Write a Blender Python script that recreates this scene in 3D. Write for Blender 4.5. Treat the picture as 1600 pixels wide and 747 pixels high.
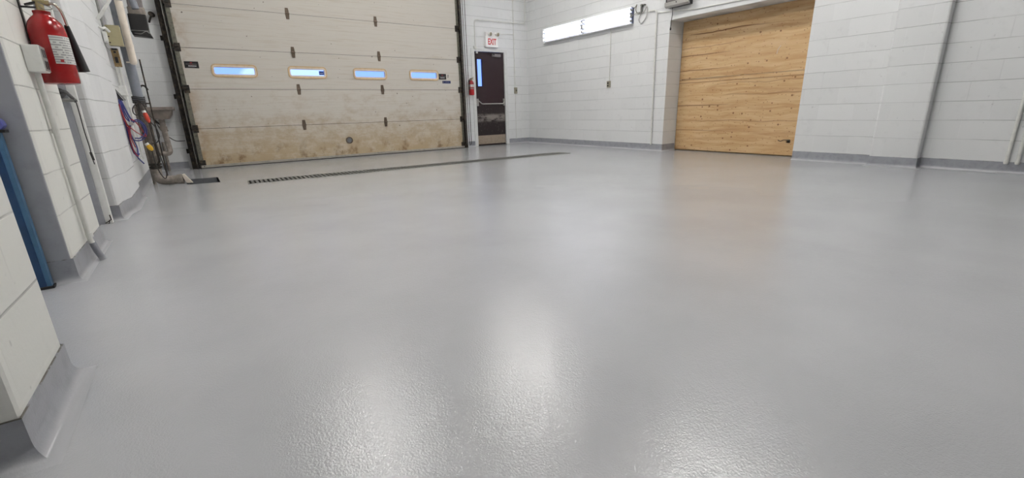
import bpy, bmesh, math, random
from mathutils import Vector, Matrix
random.seed(7)
for o in list(bpy.data.objects): bpy.data.objects.remove(o)
SC = bpy.context.scene
COL = SC.collection

# ------------------------------------------------------------------ camera, world, exposure
cd = bpy.data.cameras.new('camera'); cam = bpy.data.objects.new('camera', cd); COL.objects.link(cam)
cd.sensor_width = 36; cd.lens = 686.59/1600*36; cd.clip_start = 0.02; cd.clip_end = 300
r = Vector((0.81499114, -0.57884687, -0.0269397)); u = Vector((0.18342156, 0.21359185, 0.9595494)); f = Vector((0.54967806, 0.78696558, -0.28024846))
cam.matrix_world = Matrix(((r.x, u.x, -f.x, 0), (r.y, u.y, -f.y, 0), (r.z, u.z, -f.z, 0.77786), (0, 0, 0, 1)))
SC.camera = cam
SC.view_settings.view_transform = 'Standard'; SC.view_settings.look = 'None'
SC.view_settings.gamma = 1; SC.view_settings.use_curve_mapping = False
SC.view_settings.exposure = 0.30
LAMP = 60.0      # ceiling tubes
WALL_LAMP = 6.5  # tubes of the fixture on the right wall

def lin(c):
    return tuple((x/255/12.92) if x/255 <= 0.04045 else ((x/255+0.055)/1.055)**2.4 for x in c)

w = bpy.data.worlds.new('sky'); SC.world = w; w.use_nodes = True
nt = w.node_tree; nt.nodes.clear()
N = nt.nodes.new; LK = nt.links.new
def wm(op, a, b=None):
    x = N('ShaderNodeMath'); x.operation = op
    for i, v in enumerate((a, b)):
        if v is None: continue
        if isinstance(v, (int, float)): x.inputs[i].default_value = v
        else: LK(v, x.inputs[i])
    return x.outputs[0]
tc = N('ShaderNodeTexCoord'); sp = N('ShaderNodeSeparateXYZ'); LK(tc.outputs['Generated'], sp.inputs[0])
az = wm('DIVIDE', sp.outputs[0], wm('MAXIMUM', sp.outputs[1], .05)); el = wm('DIVIDE', sp.outputs[2], wm('MAXIMUM', sp.outputs[1], .05))
nz = N('ShaderNodeTexNoise'); nz.inputs['Scale'].default_value = 9; nz.inputs['Detail'].default_value = 4; LK(tc.outputs['Generated'], nz.inputs['Vector'])
# one long bank of cloud left of the middle, its ragged edges slanting, clear sky beyond
kk = wm('ADD', wm('SUBTRACT', az, wm('MULTIPLY', el, 1.1)), wm('MULTIPLY', wm('SUBTRACT', nz.outputs[0], .5), .09))
dd_ = wm('ABSOLUTE', wm('SUBTRACT', kk, .085))
cr = N('ShaderNodeValToRGB'); cr.color_ramp.elements[0].position = .078; cr.color_ramp.elements[1].position = .09
cr.color_ramp.elements[1].color = (.135, .235, .80, 1); cr.color_ramp.elements[0].color = (.25, .36, .80, 1)
LK(dd_, cr.inputs[0])
bg = N('ShaderNodeBackground'); bg.inputs['Strength'].default_value = 2.2
ou = N('ShaderNodeOutputWorld')
LK(cr.outputs[0], bg.inputs[0]); LK(bg.outputs[0], ou.inputs[0])

# ------------------------------------------------------------------ mesh helpers
def BM(): return bmesh.new()
def box(bm, x0, x1, y0, y1, z0, z1):
    v = [bm.verts.new(p) for p in ((x0,y0,z0),(x1,y0,z0),(x1,y1,z0),(x0,y1,z0),(x0,y0,z1),(x1,y0,z1),(x1,y1,z1),(x0,y1,z1))]
    for q in ((0,3,2,1),(4,5,6,7),(0,1,5,4),(1,2,6,5),(2,3,7,6),(3,0,4,7)): bm.faces.new([v[i] for i in q])
    return bm
def frame(d):
    d = Vector(d).normalized(); a = Vector((0,0,1)) if abs(d.z) < .9 else Vector((1,0,0))
    n = d.cross(a).normalized(); return n, d.cross(n).normalized()
def cyl(bm, p, q, r1, r2=None, seg=20):
    r2 = r1 if r2 is None else r2; p = Vector(p); q = Vector(q); n, b = frame(q-p)
    A = [bm.verts.new(p+(n*math.cos(t)+b*math.sin(t))*r1) for t in [2*math.pi*i/seg for i in range(seg)]]
    B = [bm.verts.new(q+(n*math.cos(t)+b*math.sin(t))*r2) for t in [2*math.pi*i/seg for i in range(seg)]]
    for i in range(seg): bm.faces.new((A[i], A[(i+1) % seg], B[(i+1) % seg], B[i]))
    bm.faces.new(A[::-1]); bm.faces.new(B)
    return bm
def lathe(bm, prof, c=(0,0,0), axis=(0,0,1), seg=32, sx=1.0):
    axis = Vector(axis).normalized(); n, b = frame(axis); c = Vector(c); rings = []
    for rr, h in prof:
        rings.append([bm.verts.new(c+axis*h+(n*math.cos(2*math.pi*i/seg)*sx+b*math.sin(2*math.pi*i/seg))*max(rr, 1e-4)) for i in range(seg)])
    for A, B in zip(rings, rings[1:]):
        for i in range(seg): bm.faces.new((A[i], A[(i+1) % seg], B[(i+1) % seg], B[i]))
    bm.faces.new(rings[0][::-1]); bm.faces.new(rings[-1])
    return bm
def catmull(pts, n=8):
    P = [Vector(p) for p in pts]; P = [P[0]*2-P[1]]+P+[P[-1]*2-P[-2]]; out = []
    for i in range(1, len(P)-2):
        for k in range(n):
            t = k/n; a, b, c, d = P[i-1:i+3]
            out.append(.5*((2*b)+(c-a)*t+(2*a-5*b+4*c-d)*t*t+(3*b-a-3*c+d)*t**3))
    out.append(P[-2]); return out
def bend(pts, rad, n=6):
    """polyline with its corners rounded at the given radius"""
    P = [Vector(p) for p in pts]; out = [P[0]]
    for a, b, c in zip(P, P[1:], P[2:]):
        d1 = (a-b); d2 = (c-b); rr = min(rad, d1.length*.45, d2.length*.45)
        s = b+d1.normalized()*rr; e = b+d2.normalized()*rr
        for k in range(n+1):
            t = k/n; out.append(s*(1-t)**2+b*2*t*(1-t)+e*t*t)
    out.append(P[-1]); return out
def tube(bm, pts, rad, seg=10):
    P = [Vector(p) for p in pts]; R = rad if isinstance(rad, (list, tuple)) else [rad]*len(P)
    n, _ = frame(P[1]-P[0]); rings = []
    for i, p in enumerate(P):
        d = (P[min(i+1, len(P)-1)]-P[max(i-1, 0)]).normalized()
        n = (n-d*n.dot(d)).normalized(); b = d.cross(n)
        rings.append([bm.verts.new(p+(n*math.cos(2*math.pi*k/seg)+b*math.sin(2*math.pi*k/seg))*R[i]) for k in range(seg)])
    for A, B in zip(rings, rings[1:]):
        for i in range(seg): bm.faces.new((A[i], A[(i+1) % seg], B[(i+1) % seg], B[i]))
    bm.faces.new(rings[0][::-1]); bm.faces.new(rings[-1]); return bm
def prism(bm, pts, off):
    """closed polygon of 3D points pushed along off"""
    A = [bm.verts.new(p) for p in pts]; B = [bm.verts.new(Vector(p)+Vector(off)) for p in pts]; n = len(A)
    bm.faces.new(A[::-1]); bm.faces.new(B)
    for i in range(n): bm.faces.new((A[i], A[(i+1) % n], B[(i+1) % n], B[i]))
    return bm
ORG = {}
def obj(name, bm, mat, parent=None, smooth=False, bevel=0, kind=None, recenter=True):
    bmesh.ops.recalc_face_normals(bm, faces=bm.faces)
    me = bpy.data.meshes.new(name); bm.to_mesh(me); bm.free()
    o = bpy.data.objects.new(name, me); COL.objects.link(o); me.materials.append(mat)
    if parent is not None:
        org = ORG[parent.name]; o.parent = parent
    elif recenter:
        vs = [v.co for v in me.vertices]
        org = Vector(((min(v.x for v in vs)+max(v.x for v in vs))/2, (min(v.y for v in vs)+max(v.y for v in vs))/2, min(v.z for v in vs)))
        o.location = org
    else: org = Vector((0, 0, 0))
    me.transform(Matrix.Translation(-org)); ORG[o.name] = org
    if smooth:
        for p in me.polygons: p.use_smooth = True
        m = o.modifiers.new('split', 'EDGE_SPLIT'); m.split_angle = math.radians(40)
    if bevel:
        m = o.modifiers.new('bevel', 'BEVEL'); m.width = bevel; m.segments = 2; m.limit_method = 'ANGLE'
    if kind: o['kind'] = kind
    return o
def thing(name, label, cat, loc, group=None):
    o = bpy.data.objects.new(name, None); o.empty_display_size = .1; COL.objects.link(o); o.location = loc
    ORG[o.name] = Vector(loc); tag(o, label, cat, group); return o
def tag(o, label=None, cat=None, group=None):
    if label: o['label'] = label
    if cat: o['category'] = cat
    if group: o['group'] = group
    return o
def text_mesh(name, txt, size, mat, M, parent, depth=.001, bold=0.0, sx=1.0):
    cu = bpy.data.curves.new(name, 'FONT'); cu.body = txt; cu.size = size; cu.extrude = depth; cu.offset = bold
    cu.align_x = 'CENTER'; cu.align_y = 'CENTER'
    t = bpy.data.objects.new(name+'_curve', cu); COL.objects.link(t)
    me = bpy.data.meshes.new_from_object(t.evaluated_get(bpy.context.evaluated_depsgraph_get())); bpy.data.objects.remove(t)
    me.transform(M @ Matrix.Diagonal((sx, 1, 1, 1))); me.materials.clear(); me.materials.append(mat); me.name = name
    o = bpy.data.objects.new(name, me); COL.objects.link(o); o.parent = parent
    org = ORG[parent.name]; me.transform(Matrix.Translation(-org)); ORG[o.name] = org
    return o

# ------------------------------------------------------------------ material helpers
class G:
    def __init__(s, name):
        s.m = bpy.data.materials.new(name); s.m.use_nodes = True; s.t = s.m.node_tree
        s.b = s.t.nodes['Principled BSDF']
    def n(s, typ, **kw):
        x = s.t.nodes.new(typ)
        for k, v in kw.items():
            if k in x.inputs: x.inputs[k].default_value = v
            else: setattr(x, k, v)
        return x
    def l(s, a, b): s.t.links.new(a, b)
    def math(s, op, a, b=None, c=None, clamp=False):
        x = s.t.nodes.new('ShaderNodeMath'); x.operation = op; x.use_clamp = clamp
        for i, v in enumerate((a, b, c)):
            if v is None: continue
            if isinstance(v, (int, float)): x.inputs[i].default_value = v
            else: s.l(v, x.inputs[i])
        return x.outputs[0]
    def mix(s, fac, a, b, mode='MIX'):
        x = s.t.nodes.new('ShaderNodeMix'); x.data_type = 'RGBA'; x.blend_type = mode
        for i, v in ((0, fac), (6, a), (7, b)):
            if isinstance(v, (int, float)): x.inputs[i].default_value = v
            elif isinstance(v, tuple): x.inputs[i].default_value = (*v, 1)
            else: s.l(v, x.inputs[i])
        return x.outputs[2]
    def pos(s):
        g = s.n('ShaderNodeNewGeometry'); sp = s.n('ShaderNodeSeparateXYZ'); s.l(g.outputs['Position'], sp.inputs[0])
        sn = s.n('ShaderNodeSeparateXYZ'); s.l(g.outputs['Normal'], sn.inputs[0]); s.P = g.outputs['Position']
        return sp.outputs, sn.outputs
    def vec(s, x, y, z):
        c = s.n('ShaderNodeCombineXYZ')
        for i, v in enumerate((x, y, z)):
            if isinstance(v, (int, float)): c.inputs[i].default_value = v
            else: s.l(v, c.inputs[i])
        return c.outputs[0]
    def noise(s, v, scale, detail=3, rough=.5, dist=0):
        x = s.n('ShaderNodeTexNoise'); x.inputs['Scale'].default_value = scale; x.inputs['Detail'].default_value = detail
        x.inputs['Roughness'].default_value = rough; x.inputs['Distortion'].default_value = dist
        s.l(v, x.inputs['Vector']); return x.outputs[0]
    def ramp(s, v, a, b, smooth=True):
        x = s.n('ShaderNodeMapRange'); x.interpolation_type = 'SMOOTHSTEP' if smooth else 'LINEAR'
        s.l(v, x.inputs[0]); x.inputs[1].default_value = a; x.inputs[2].default_value = b; return x.outputs[0]
    def bump(s, h, strength, dist, prev=None):
        x = s.n('ShaderNodeBump'); x.inputs['Strength'].default_value = strength; x.inputs['Distance'].default_value = dist
        s.l(h, x.inputs['Height'])
        if prev is not None: s.l(prev, x.inputs['Normal'])
        s.l(x.outputs[0], s.b.inputs['Normal']); return x.outputs[0]
    def color(s, v):
        if isinstance(v, tuple): s.b.inputs['Base Color'].default_value = (*v, 1)
        else: s.l(v, s.b.inputs['Base Color'])
    def set(s, rough=.5, metal=0, spec=.5):
        s.b.inputs['Roughness'].default_value = rough; s.b.inputs['Metallic'].default_value = metal
        s.b.inputs['Specular IOR Level'].default_value = spec
def simple(name, c, rough=.5, metal=0, wear=.12, scale=18, bump=0, dirt=None):
    """plain surface with a slight mottled wear of its own colour"""
    g = G(name); g.pos(); c = lin(c); nz = g.noise(g.P, scale, 4, .6)
    d = dirt and lin(dirt) or tuple(x*(1-wear*2) for x in c)
    g.color(g.mix(g.ramp(nz, .42, .75), c, d)); g.set(rough, metal)
    if bump: g.bump(nz, .4, bump)
    return g.m
def emit(name, c, strength):
    g = G(name); g.color(lin(c)); g.b.inputs['Emission Color'].default_value = (*lin(c), 1); g.b.inputs['Emission Strength'].default_value = strength
    return g.m

def wall_mat(name, c, joint=.74, z0=.1363):
    g = G(name); P, Nn = g.pos()
    side = g.math('GREATER_THAN', g.math('ABSOLUTE', Nn[0]), .6)
    hx = g.math('ADD', g.math('MULTIPLY', P[1], side), g.math('MULTIPLY', P[0], g.math('SUBTRACT', 1, side)))
    zz = g.math('SUBTRACT', P[2], z0)
    wob = g.noise(g.P, 2.3, 2)
    zz2 = g.math('ADD', zz, g.math('MULTIPLY', g.math('SUBTRACT', wob, .5), .012))
    br = g.n('ShaderNodeTexBrick'); br.offset = .5; br.squash = 1; g.l(g.vec(hx, zz2, 0), br.inputs['Vector'])
    for k, v in (('Scale', 1), ('Mortar Size', .005), ('Mortar Smooth', .35), ('Bias', 0), ('Brick Width', .4064), ('Row Height', .2032)): br.inputs[k].default_value = v
    br.inputs['Color1'].default_value = (1, 1, 1, 1); br.inputs['Color2'].default_value = (.95, .95, .95, 1); br.inputs['Mortar'].default_value = (1, 1, 1, 1)
    # horizontal joints read stronger than the filled vertical ones
    fr = g.math('FRACT', g.math('DIVIDE', zz2, .2032)); dd = g.math('ABSOLUTE', g.math('SUBTRACT', fr, .5))
    hj = g.ramp(dd, .478, .492)
    brk = g.ramp(g.noise(g.P, 1.7, 3), .38, .55)
    hjv = g.math('MULTIPLY', hj, g.math('ADD', .45, g.math('MULTIPLY', brk, .55)))
    vj = g.math('MULTIPLY', g.math('MULTIPLY', br.outputs['Fac'], .26), g.ramp(g.noise(g.P, 1.1, 3), .42, .6))
    j = g.math('MULTIPLY', g.math('MAXIMUM', hjv, vj), g.math('GREATER_THAN', P[2], .17))
    base = lin(c); fine = g.noise(g.P, 60, 4, .6); spot = g.noise(g.P, 9, 3, .6)
    cc = g.mix(g.ramp(spot, .55, .8), base, tuple(x*.93 for x in base))
    cc = g.mix(1.0, cc, br.outputs['Color'], 'MULTIPLY')
    pit = g.ramp(g.noise(g.P, 26, 2, .4), .735, .79)
    cc = g.mix(g.math('MULTIPLY', pit, .45), cc, tuple(x*.55 for x in base))
    cc = g.mix(g.math('MULTIPLY', j, .95), cc, tuple(x*joint*.8 for x in base))
    g.color(cc); g.set(.5, 0, .4)
    b1 = g.bump(g.math('SUBTRACT', 1, j), .6, .005)
    g.bump(g.math('ADD', fine, g.math('MULTIPLY', spot, .8)), .28, .004, b1)
    return g.m
M_WALL = wall_mat('painted_block', (223, 224, 224))
M_PIER = wall_mat('painted_block_warm', (227, 227, 221))

def floor_mat():
    g = G('grey_epoxy_floor'); g.pos()
    big = g.noise(g.P, 1.3, 4, .55); c = lin((190, 191, 194))
    cc = g.mix(g.ramp(big, .3, .75), tuple(x*1.05 for x in c), tuple(x*.95 for x in c))
    g.color(cc); g.b.inputs['Roughness'].default_value = .2; g.b.inputs['Specular IOR Level'].default_value = .75
    g.l(g.math('ADD', .06, g.math('MULTIPLY', g.noise(g.P, 3.1, 3), .05)), g.b.inputs['Roughness'])
    peel = g.noise(g.P, 185, 2, .55, .2); peel2 = g.noise(g.P, 60, 2, .5)
    b1 = g.bump(g.math('ADD', peel, g.math('MULTIPLY', peel2, .6)), 1.0, .00095)
    return g.m
M_FLOOR = floor_mat()
def base_mat():
    g = G('grey_cove_base'); P, Nn = g.pos(); c = lin((154, 156, 162)); nz = g.noise(g.P, 14, 4, .6)
    v = g.mix(g.ramp(nz, .4, .75), c, tuple(x*.8 for x in c)); g.color(g.mix(g.ramp(P[2], .03, .004), v, lin((182, 183, 186)))); g.set(.28)
    crk = g.math('MULTIPLY', g.ramp(P[2], .1165, .1185), g.ramp(g.noise(g.P, 9, 5, .7), .48, .53)); old = g.b.inputs['Base Color'].links[0].from_socket
    g.color(g.mix(crk, old, lin((92, 88, 78)))); g.bump(g.noise(g.P, 150, 3), .6, .0012); return g.m
M_BASE = base_mat()
M_CEIL = simple('ceiling_paint', (205, 204, 200), .7)

def door_mat():
    g = G('stained_door_panel'); P, Nn = g.pos(); c = lin((200, 195, 186))
    streak = g.noise(g.vec(g.math('MULTIPLY', P[0], 1.1), P[1], g.math('MULTIPLY', P[2], 26)), 1.6, 5, .6)
    cc = g.mix(g.math('MULTIPLY', g.ramp(streak, .5, .78), .5), c, lin((176, 160, 138)))
    # one rib line every 10 cm
    fr = g.math('ABSOLUTE', g.math('SUBTRACT', g.math('FRACT', g.math('DIVIDE', g.math('SUBTRACT', P[2], .004), .10167)), .5))
    rib = g.ramp(fr, .465, .495)
    ribn = g.math('MULTIPLY', rib, g.ramp(g.noise(g.vec(P[0], 0, g.math('MULTIPLY', P[2], 9)), 2.1, 3), .42, .62))
    cc = g.mix(g.math('MULTIPLY', ribn, .3), cc, lin((140, 122, 98)))
    # splash grime: brown blotches that thin out upwards
    n1 = g.noise(g.vec(P[0], 0, g.math('MULTIPLY', P[2], 1.5)), 3.3, 8, .72); low = g.ramp(P[2], 1.5, -.1, False)
    gr = g.math('MULTIPLY', g.ramp(g.math('ADD', n1, g.math('MULTIPLY', low, .30)), .55, .82), g.ramp(P[2], 1.9, .1, False))
    cc = g.mix(g.math('MULTIPLY', gr, .7), cc, lin((152, 124, 82)))
    haze = g.math('MULTIPLY', g.ramp(P[2], .95, .05), .45)
    cc = g.mix(haze, cc, lin((190, 172, 138)))
    n2 = g.noise(g.vec(P[0], 0, g.math('MULTIPLY', P[2], .8)), 5.2, 6, .7)
    blot = g.math('MULTIPLY', g.ramp(n2, .49, .68), g.ramp(P[2], .52, .02))
    cc = g.mix(g.math('MULTIPLY', blot, .8), cc, lin((112, 84, 50)))
    # rust run along the left edge
    ed = g.math('MULTIPLY', g.ramp(P[0], .32, .02), g.ramp(g.noise(g.P, 4, 5, .6), .42, .62))
    cc = g.mix(g.math('MULTIPLY', ed, .6), cc, lin((150, 118, 80)))
    specks = g.ramp(g.noise(g.P, 21, 2, .4), .735, .77)
    cc = g.mix(g.math('MULTIPLY', specks, .8), cc, lin((70, 55, 40)))
    g.color(cc); g.set(.55, 0, .35)
    g.bump(g.math('SUBTRACT', 1, rib), .35, .004); return g.m
M_DOOR = door_mat()

def ply_mat():
    g = G('knotty_plywood'); P, Nn = g.pos()
    warp = g.math('MULTIPLY', g.noise(g.vec(g.math('MULTIPLY', P[1], .9), 0, g.math('MULTIPLY', P[2], 1.6)), 1.5, 2), .16)
    z2 = g.math('ADD', P[2], warp)
    v = g.vec(g.math('MULTIPLY', P[1], .75), 0, g.math('MULTIPLY', z2, 9))
    grain = g.noise(v, 1.9, 7, .65, .35); a = lin((206, 177, 136)); b = lin((184, 149, 104))
    cc = g.mix(g.ramp(grain, .36, .68), a, b)
    fine = g.noise(g.vec(g.math('MULTIPLY', P[1], 4), 0, g.math('MULTIPLY', z2, 75)), 1.5, 4, .6)
    cc = g.mix(g.math('MULTIPLY', g.ramp(fine, .45, .75), .3), cc, lin((176, 134, 84)))
    blot = g.noise(g.P, 2.2, 4, .6)
    cc = g.mix(g.math('MULTIPLY', g.ramp(blot, .52, .8), .5), cc, lin((196, 158, 108)))
    wb = g.noise(g.vec(g.math('MULTIPLY', P[1], .5), 0, g.math('MULTIPLY', z2, 5)), 1.3, 5, .7, .3); cc = g.mix(g.math('MULTIPLY', g.ramp(wb, .5, .68), .5), cc, lin((158, 116, 70)))
    # long dark check lines at a few heights
    w = g.noise(g.vec(g.math('MULTIPLY', P[1], .8), 0, 0), 2.0, 3)
    for zc, amp, y0, y1, s in ((1.93, .10, 3.7, 4.7, .85), (1.60, .05, 4.3, 4.95, .8), (1.36, .05, 4.3, 4.95, .7), (.78, .04, 4.2, 5.0, .75), (.36, .06, 4.3, 5.0, .5), (1.11, .12, 2.6, 4.2, .35), (1.16, .02, 2.8, 5.1, .6), (1.21, .01, 4.0, 5.1, .5), (.52, .1, 3.0, 4.6, .4), (.93, .09, 2.8, 4.0, .4), (1.72, .1, 4.0, 4.9, .4)):
        h = g.math('ABSOLUTE', g.math('SUBTRACT', g.math('ADD', P[2], g.math('MULTIPLY', g.math('SUBTRACT', w, .5), amp)), zc))
        ln = g.math('MULTIPLY', g.ramp(h, .013, .003), g.math('MULTIPLY', g.ramp(P[1], y0-.3, y0+.3), g.math('SUBTRACT', 1.0, g.ramp(P[1], y1, y1+.3))))
        cc = g.mix(g.math('MULTIPLY', ln, s), cc, lin((98, 60, 26)))
    vo = g.n('ShaderNodeTexVoronoi'); vo.voronoi_dimensions = '2D'; vo.inputs['Scale'].default_value = 7.0; g.l(g.vec(P[1], P[2], 0), vo.inputs['Vector'])
    rnd = g.n('ShaderNodeSeparateColor'); g.l(vo.outputs['Color'], rnd.inputs[0])
    rad = g.math('MULTIPLY', g.math('POWER', rnd.outputs[0], 4.0), .085)
    kn = g.math('SUBTRACT', 1.0, g.ramp(g.math('SUBTRACT', vo.outputs['Distance'], rad), -.0, .05))
    kn = g.math('MULTIPLY', kn, g.math('GREATER_THAN', rnd.outputs[0], .2))
    cc = g.mix(g.math('MULTIPLY', kn, .78), cc, lin((104, 62, 28)))
    vo2 = g.n('ShaderNodeTexVoronoi'); vo2.voronoi_dimensions = '2D'; vo2.inputs['Scale'].default_value = 8.5; g.l(g.vec(P[1], P[2], 0), vo2.inputs['Vector'])
    k2 = g.math('SUBTRACT', 1.0, g.ramp(vo2.outputs['Distance'], .03, .09)); cc = g.mix(g.math('MULTIPLY', k2, .6), cc, lin((130, 82, 38)))
    g.color(cc); g.set(.6, 0, .3); g.bump(grain, .15, .002); return g.m
M_PLY = ply_mat()

def exitdoor_mat():
    g = G('maroon_door_paint'); P, Nn = g.pos(); c = lin((44, 30, 33))
    zone = g.math('MULTIPLY', g.ramp(P[2], .98, .9), g.ramp(P[2], .2, .26))
    n1 = g.noise(g.P, 24, 6, .75); n2 = g.noise(g.vec(P[0], P[1], g.math('MULTIPLY', P[2], 2.4)), 4.5, 5, .7)
    cc = g.mix(g.math('MULTIPLY', zone, .75), c, lin((42, 37, 36)))
    sc = g.math('MULTIPLY', zone, g.ramp(n1, .56, .72)); cc = g.mix(g.math('MULTIPLY', sc, .6), cc, lin((120, 112, 108)))
    band = g.math('SUBTRACT', 1.0, g.ramp(g.math('ABSOLUTE', g.math('SUBTRACT', P[2], .63)), .03, .12))
    sc2 = g.math('MULTIPLY', g.math('MULTIPLY', zone, band), g.ramp(n2, .4, .56)); cc = g.mix(g.math('MULTIPLY', sc2, .75), cc, lin((140, 133, 128)))
    g.color(cc); g.set(.5, 0, .25); return g.m
M_EXITDOOR = exitdoor_mat()

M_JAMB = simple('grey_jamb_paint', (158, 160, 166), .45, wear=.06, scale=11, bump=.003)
M_WHITE = simple('white_enamel', (232, 232, 228), .35, wear=.04)
M_FRAME = simple('door_frame_paint', (212, 213, 211), .4, wear=.05)
M_CONDUIT = simple('painted_conduit', (220, 220, 215), .4, wear=.06)
M_GREYPIPE = simple('grey_pipe', (128, 133, 142), .4, wear=.15, scale=9)
M_OLDPIPE = simple('dusty_pipe', (122, 114, 106), .6, wear=.18, scale=16, dirt=(165, 156, 146))
M_DIRTPIPE = simple('dirty_dark_pipe', (82, 76, 70), .6, .1, wear=.2, scale=25, dirt=(128, 118, 106))
M_PVC = simple('cream_pvc', (226, 216, 202), .35, wear=.06)
M_STEEL = simple('dull_steel', (150, 150, 146), .35, .9, wear=.15)
M_GALV = simple('galvanised_strip', (118, 116, 104), .5, .5, wear=.25, scale=30)
M_DKSTEEL = simple('dark_steel', (92, 92, 92), .45, .6, wear=.2)
M_TRACK = simple('grimy_track', (34, 30, 27), .55, .3, wear=.2, scale=22, dirt=(84, 72, 58))
M_BLACK = simple('black_rubber', (26, 25, 25), .5, wear=.1)
M_BLACKPL = simple('black_plastic', (30, 29, 30), .35, wear=.1)
M_RED = simple('red_enamel', (146, 16, 20), .22, wear=.05)
M_REDB = simple('dark_red_enamel', (158, 20, 26), .3, wear=.05)
M_BRASS = simple('brass_valve', (172, 158, 120), .35, .7, wear=.15)
M_CHROME = simple('chrome', (205, 200, 188), .18, 1, wear=.05)
M_OLIVE = simple('olive_box_paint', (168, 160, 126), .5, wear=.06)
M_WOOD = simple('old_wood_plate', (146, 122, 82), .6, wear=.25, scale=30)
M_BLUE = simple('blue_post_paint', (22, 62, 104), .4, wear=.12)
M_BLUE2 = simple('blue_post_edge', (70, 112, 146), .4, wear=.1)
M_LAV = simple('lavender_blue_plastic', (92, 98, 168), .35, wear=.08)
M_HOSEB = simple('blue_hose', (40, 50, 120), .4, wear=.1)
M_HOSER = simple('red_hose', (158, 42, 50), .4, wear=.1)
M_CABLE = simple('black_cable', (40, 37, 36), .5, wear=.08)
M_ORANGE = simple('orange_plug', (196, 66, 44), .4, wear=.08)
M_YELLOW = simple('yellow_plug', (226, 178, 40), .4, wear=.08)
M_SINK = simple('grey_stained_sink', (128, 118, 110), .45, wear=.16, scale=12)
M_DARK = simple('dark_pit', (48, 48, 50), .7, wear=.2)
M_PITGREY = simple('pit_grey', (108, 110, 114), .6, wear=.15)
M_GRATE = simple('steel_grate', (104, 104, 100), .5, .2, wear=.15)
M_TAN = simple('tan_kick_plate', (156, 142, 126), .35, .2, wear=.12)
M_TRIM = simple('window_trim', (222, 208, 186), .5, wear=.05)
M_TRIMO = simple('window_seal_tan', (206, 176, 136), .5, wear=.1)
M_HINGE = simple('dirty_hinge', (112, 98, 84), .5, .5, wear=.25, scale=60)
M_NAVY = simple('navy_sticker', (30, 44, 96), .35, wear=.04)
M_NAVY2 = simple('window_sticker_blue', (40, 66, 130), .35, wear=.04)
M_STKBLK = simple('black_sticker', (22, 20, 22), .35, wear=.04)
M_STKW = simple('sticker_white', (215, 212, 212), .5, wear=.02)
M_STKG = simple('sticker_grey', (120, 116, 116), .5, wear=.02)
M_STKR = simple('sticker_red', (165, 40, 44), .5, wear=.02)
M_SIGNRED = simple('exit_letter_red', (205, 36, 40), .4, wear=.02)
M_SIGN = simple('exit_sign_face', (240, 238, 236), .35, wear=.02)
M_LENS = simple('lamp_lens', (150, 140, 120), .25, .3, wear=.2, scale=60)
M_BOXGREY = simple('grey_panel_face', (122, 116, 116), .4, wear=.08)
M_SILVER = simple('silver_lip', (176, 174, 170), .35, .4, wear=.05)
M_PLATE = simple('beige_outlet', (152, 146, 130), .45, wear=.15, scale=60)
M_SEAL = simple('aluminium_bottom_bar', (176, 172, 164), .4, .4, wear=.12)
M_REFL = simple('white_reflector', (240, 240, 240), .3, wear=.01)
M_REFLB = simple('blue_white_reflector', (112, 120, 146), .35, wear=.01)
def glass():
    g = G('window_glass'); g.color((1, 1, 1)); g.set(.0)
    g.b.inputs['Transmission Weight'].default_value = 1; g.b.inputs['IOR'].default_value = 1.02; return g.m
M_GLASS = glass()
M_TUBE = emit('wall_tube_light', (248, 249, 255), WALL_LAMP)
M_CTUBE = emit('ceiling_tube_light', (255, 253, 250), LAMP)
def label_mat():
    g = G('instruction_label'); P, Nn = g.pos()
    ln = g.math('FRACT', g.math('MULTIPLY', P[2], 82)); tx = g.noise(g.vec(g.math('MULTIPLY', P[1], 90), 0, g.math('MULTIPLY', g.math('FLOOR', g.math('MULTIPLY', P[2], 82)), 7.3)), 1, 2)
    k = g.math('MULTIPLY', g.math('GREATER_THAN', ln, .45), g.math('GREATER_THAN', tx, .44))
    g.color(g.mix(g.math('MULTIPLY', k, .6), lin((214, 214, 210)), lin((92, 94, 98)))); g.set(.3); return g.m
M_LABEL = label_mat()

# ------------------------------------------------------------------ the shell
R = 6.93; D = 9.04; H = 4.6
def holes_floor():
    bm = BM()
    def loop(pts):
        v = [bm.verts.new((x, y, 0)) for x, y in pts]
        return [bm.edges.new((v[i], v[(i+1) % len(v)])) for i in range(len(v))]
    e = loop([(-1.4, -5.3), (8, -5.3), (8, 9.5), (-1.4, 9.5)])
    e += loop(TRENCH); e += loop(PIT)
    bmesh.ops.triangle_fill(bm, edges=e, use_beauty=True)
    for fc in bm.faces:
        if fc.normal.z < 0: fc.normal_flip()
    return bm
TRENCH = [(.455, 6.26), (5.60, 6.06), (5.614, 6.42), (.469, 6.62)]
PIT = [(-.15, 6.82), (.165, 6.76), (.165, 7.36), (-.15, 7.42)]
fl = obj('floor', holes_floor(), M_FLOOR, kind='structure', recenter=False)
for p in fl.data.polygons:
    pass
bm = BM(); box(bm, -1.4, 8, -5.3, 9.5, H, H+.1); obj('ceiling', bm, M_CEIL, kind='structure')

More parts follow.
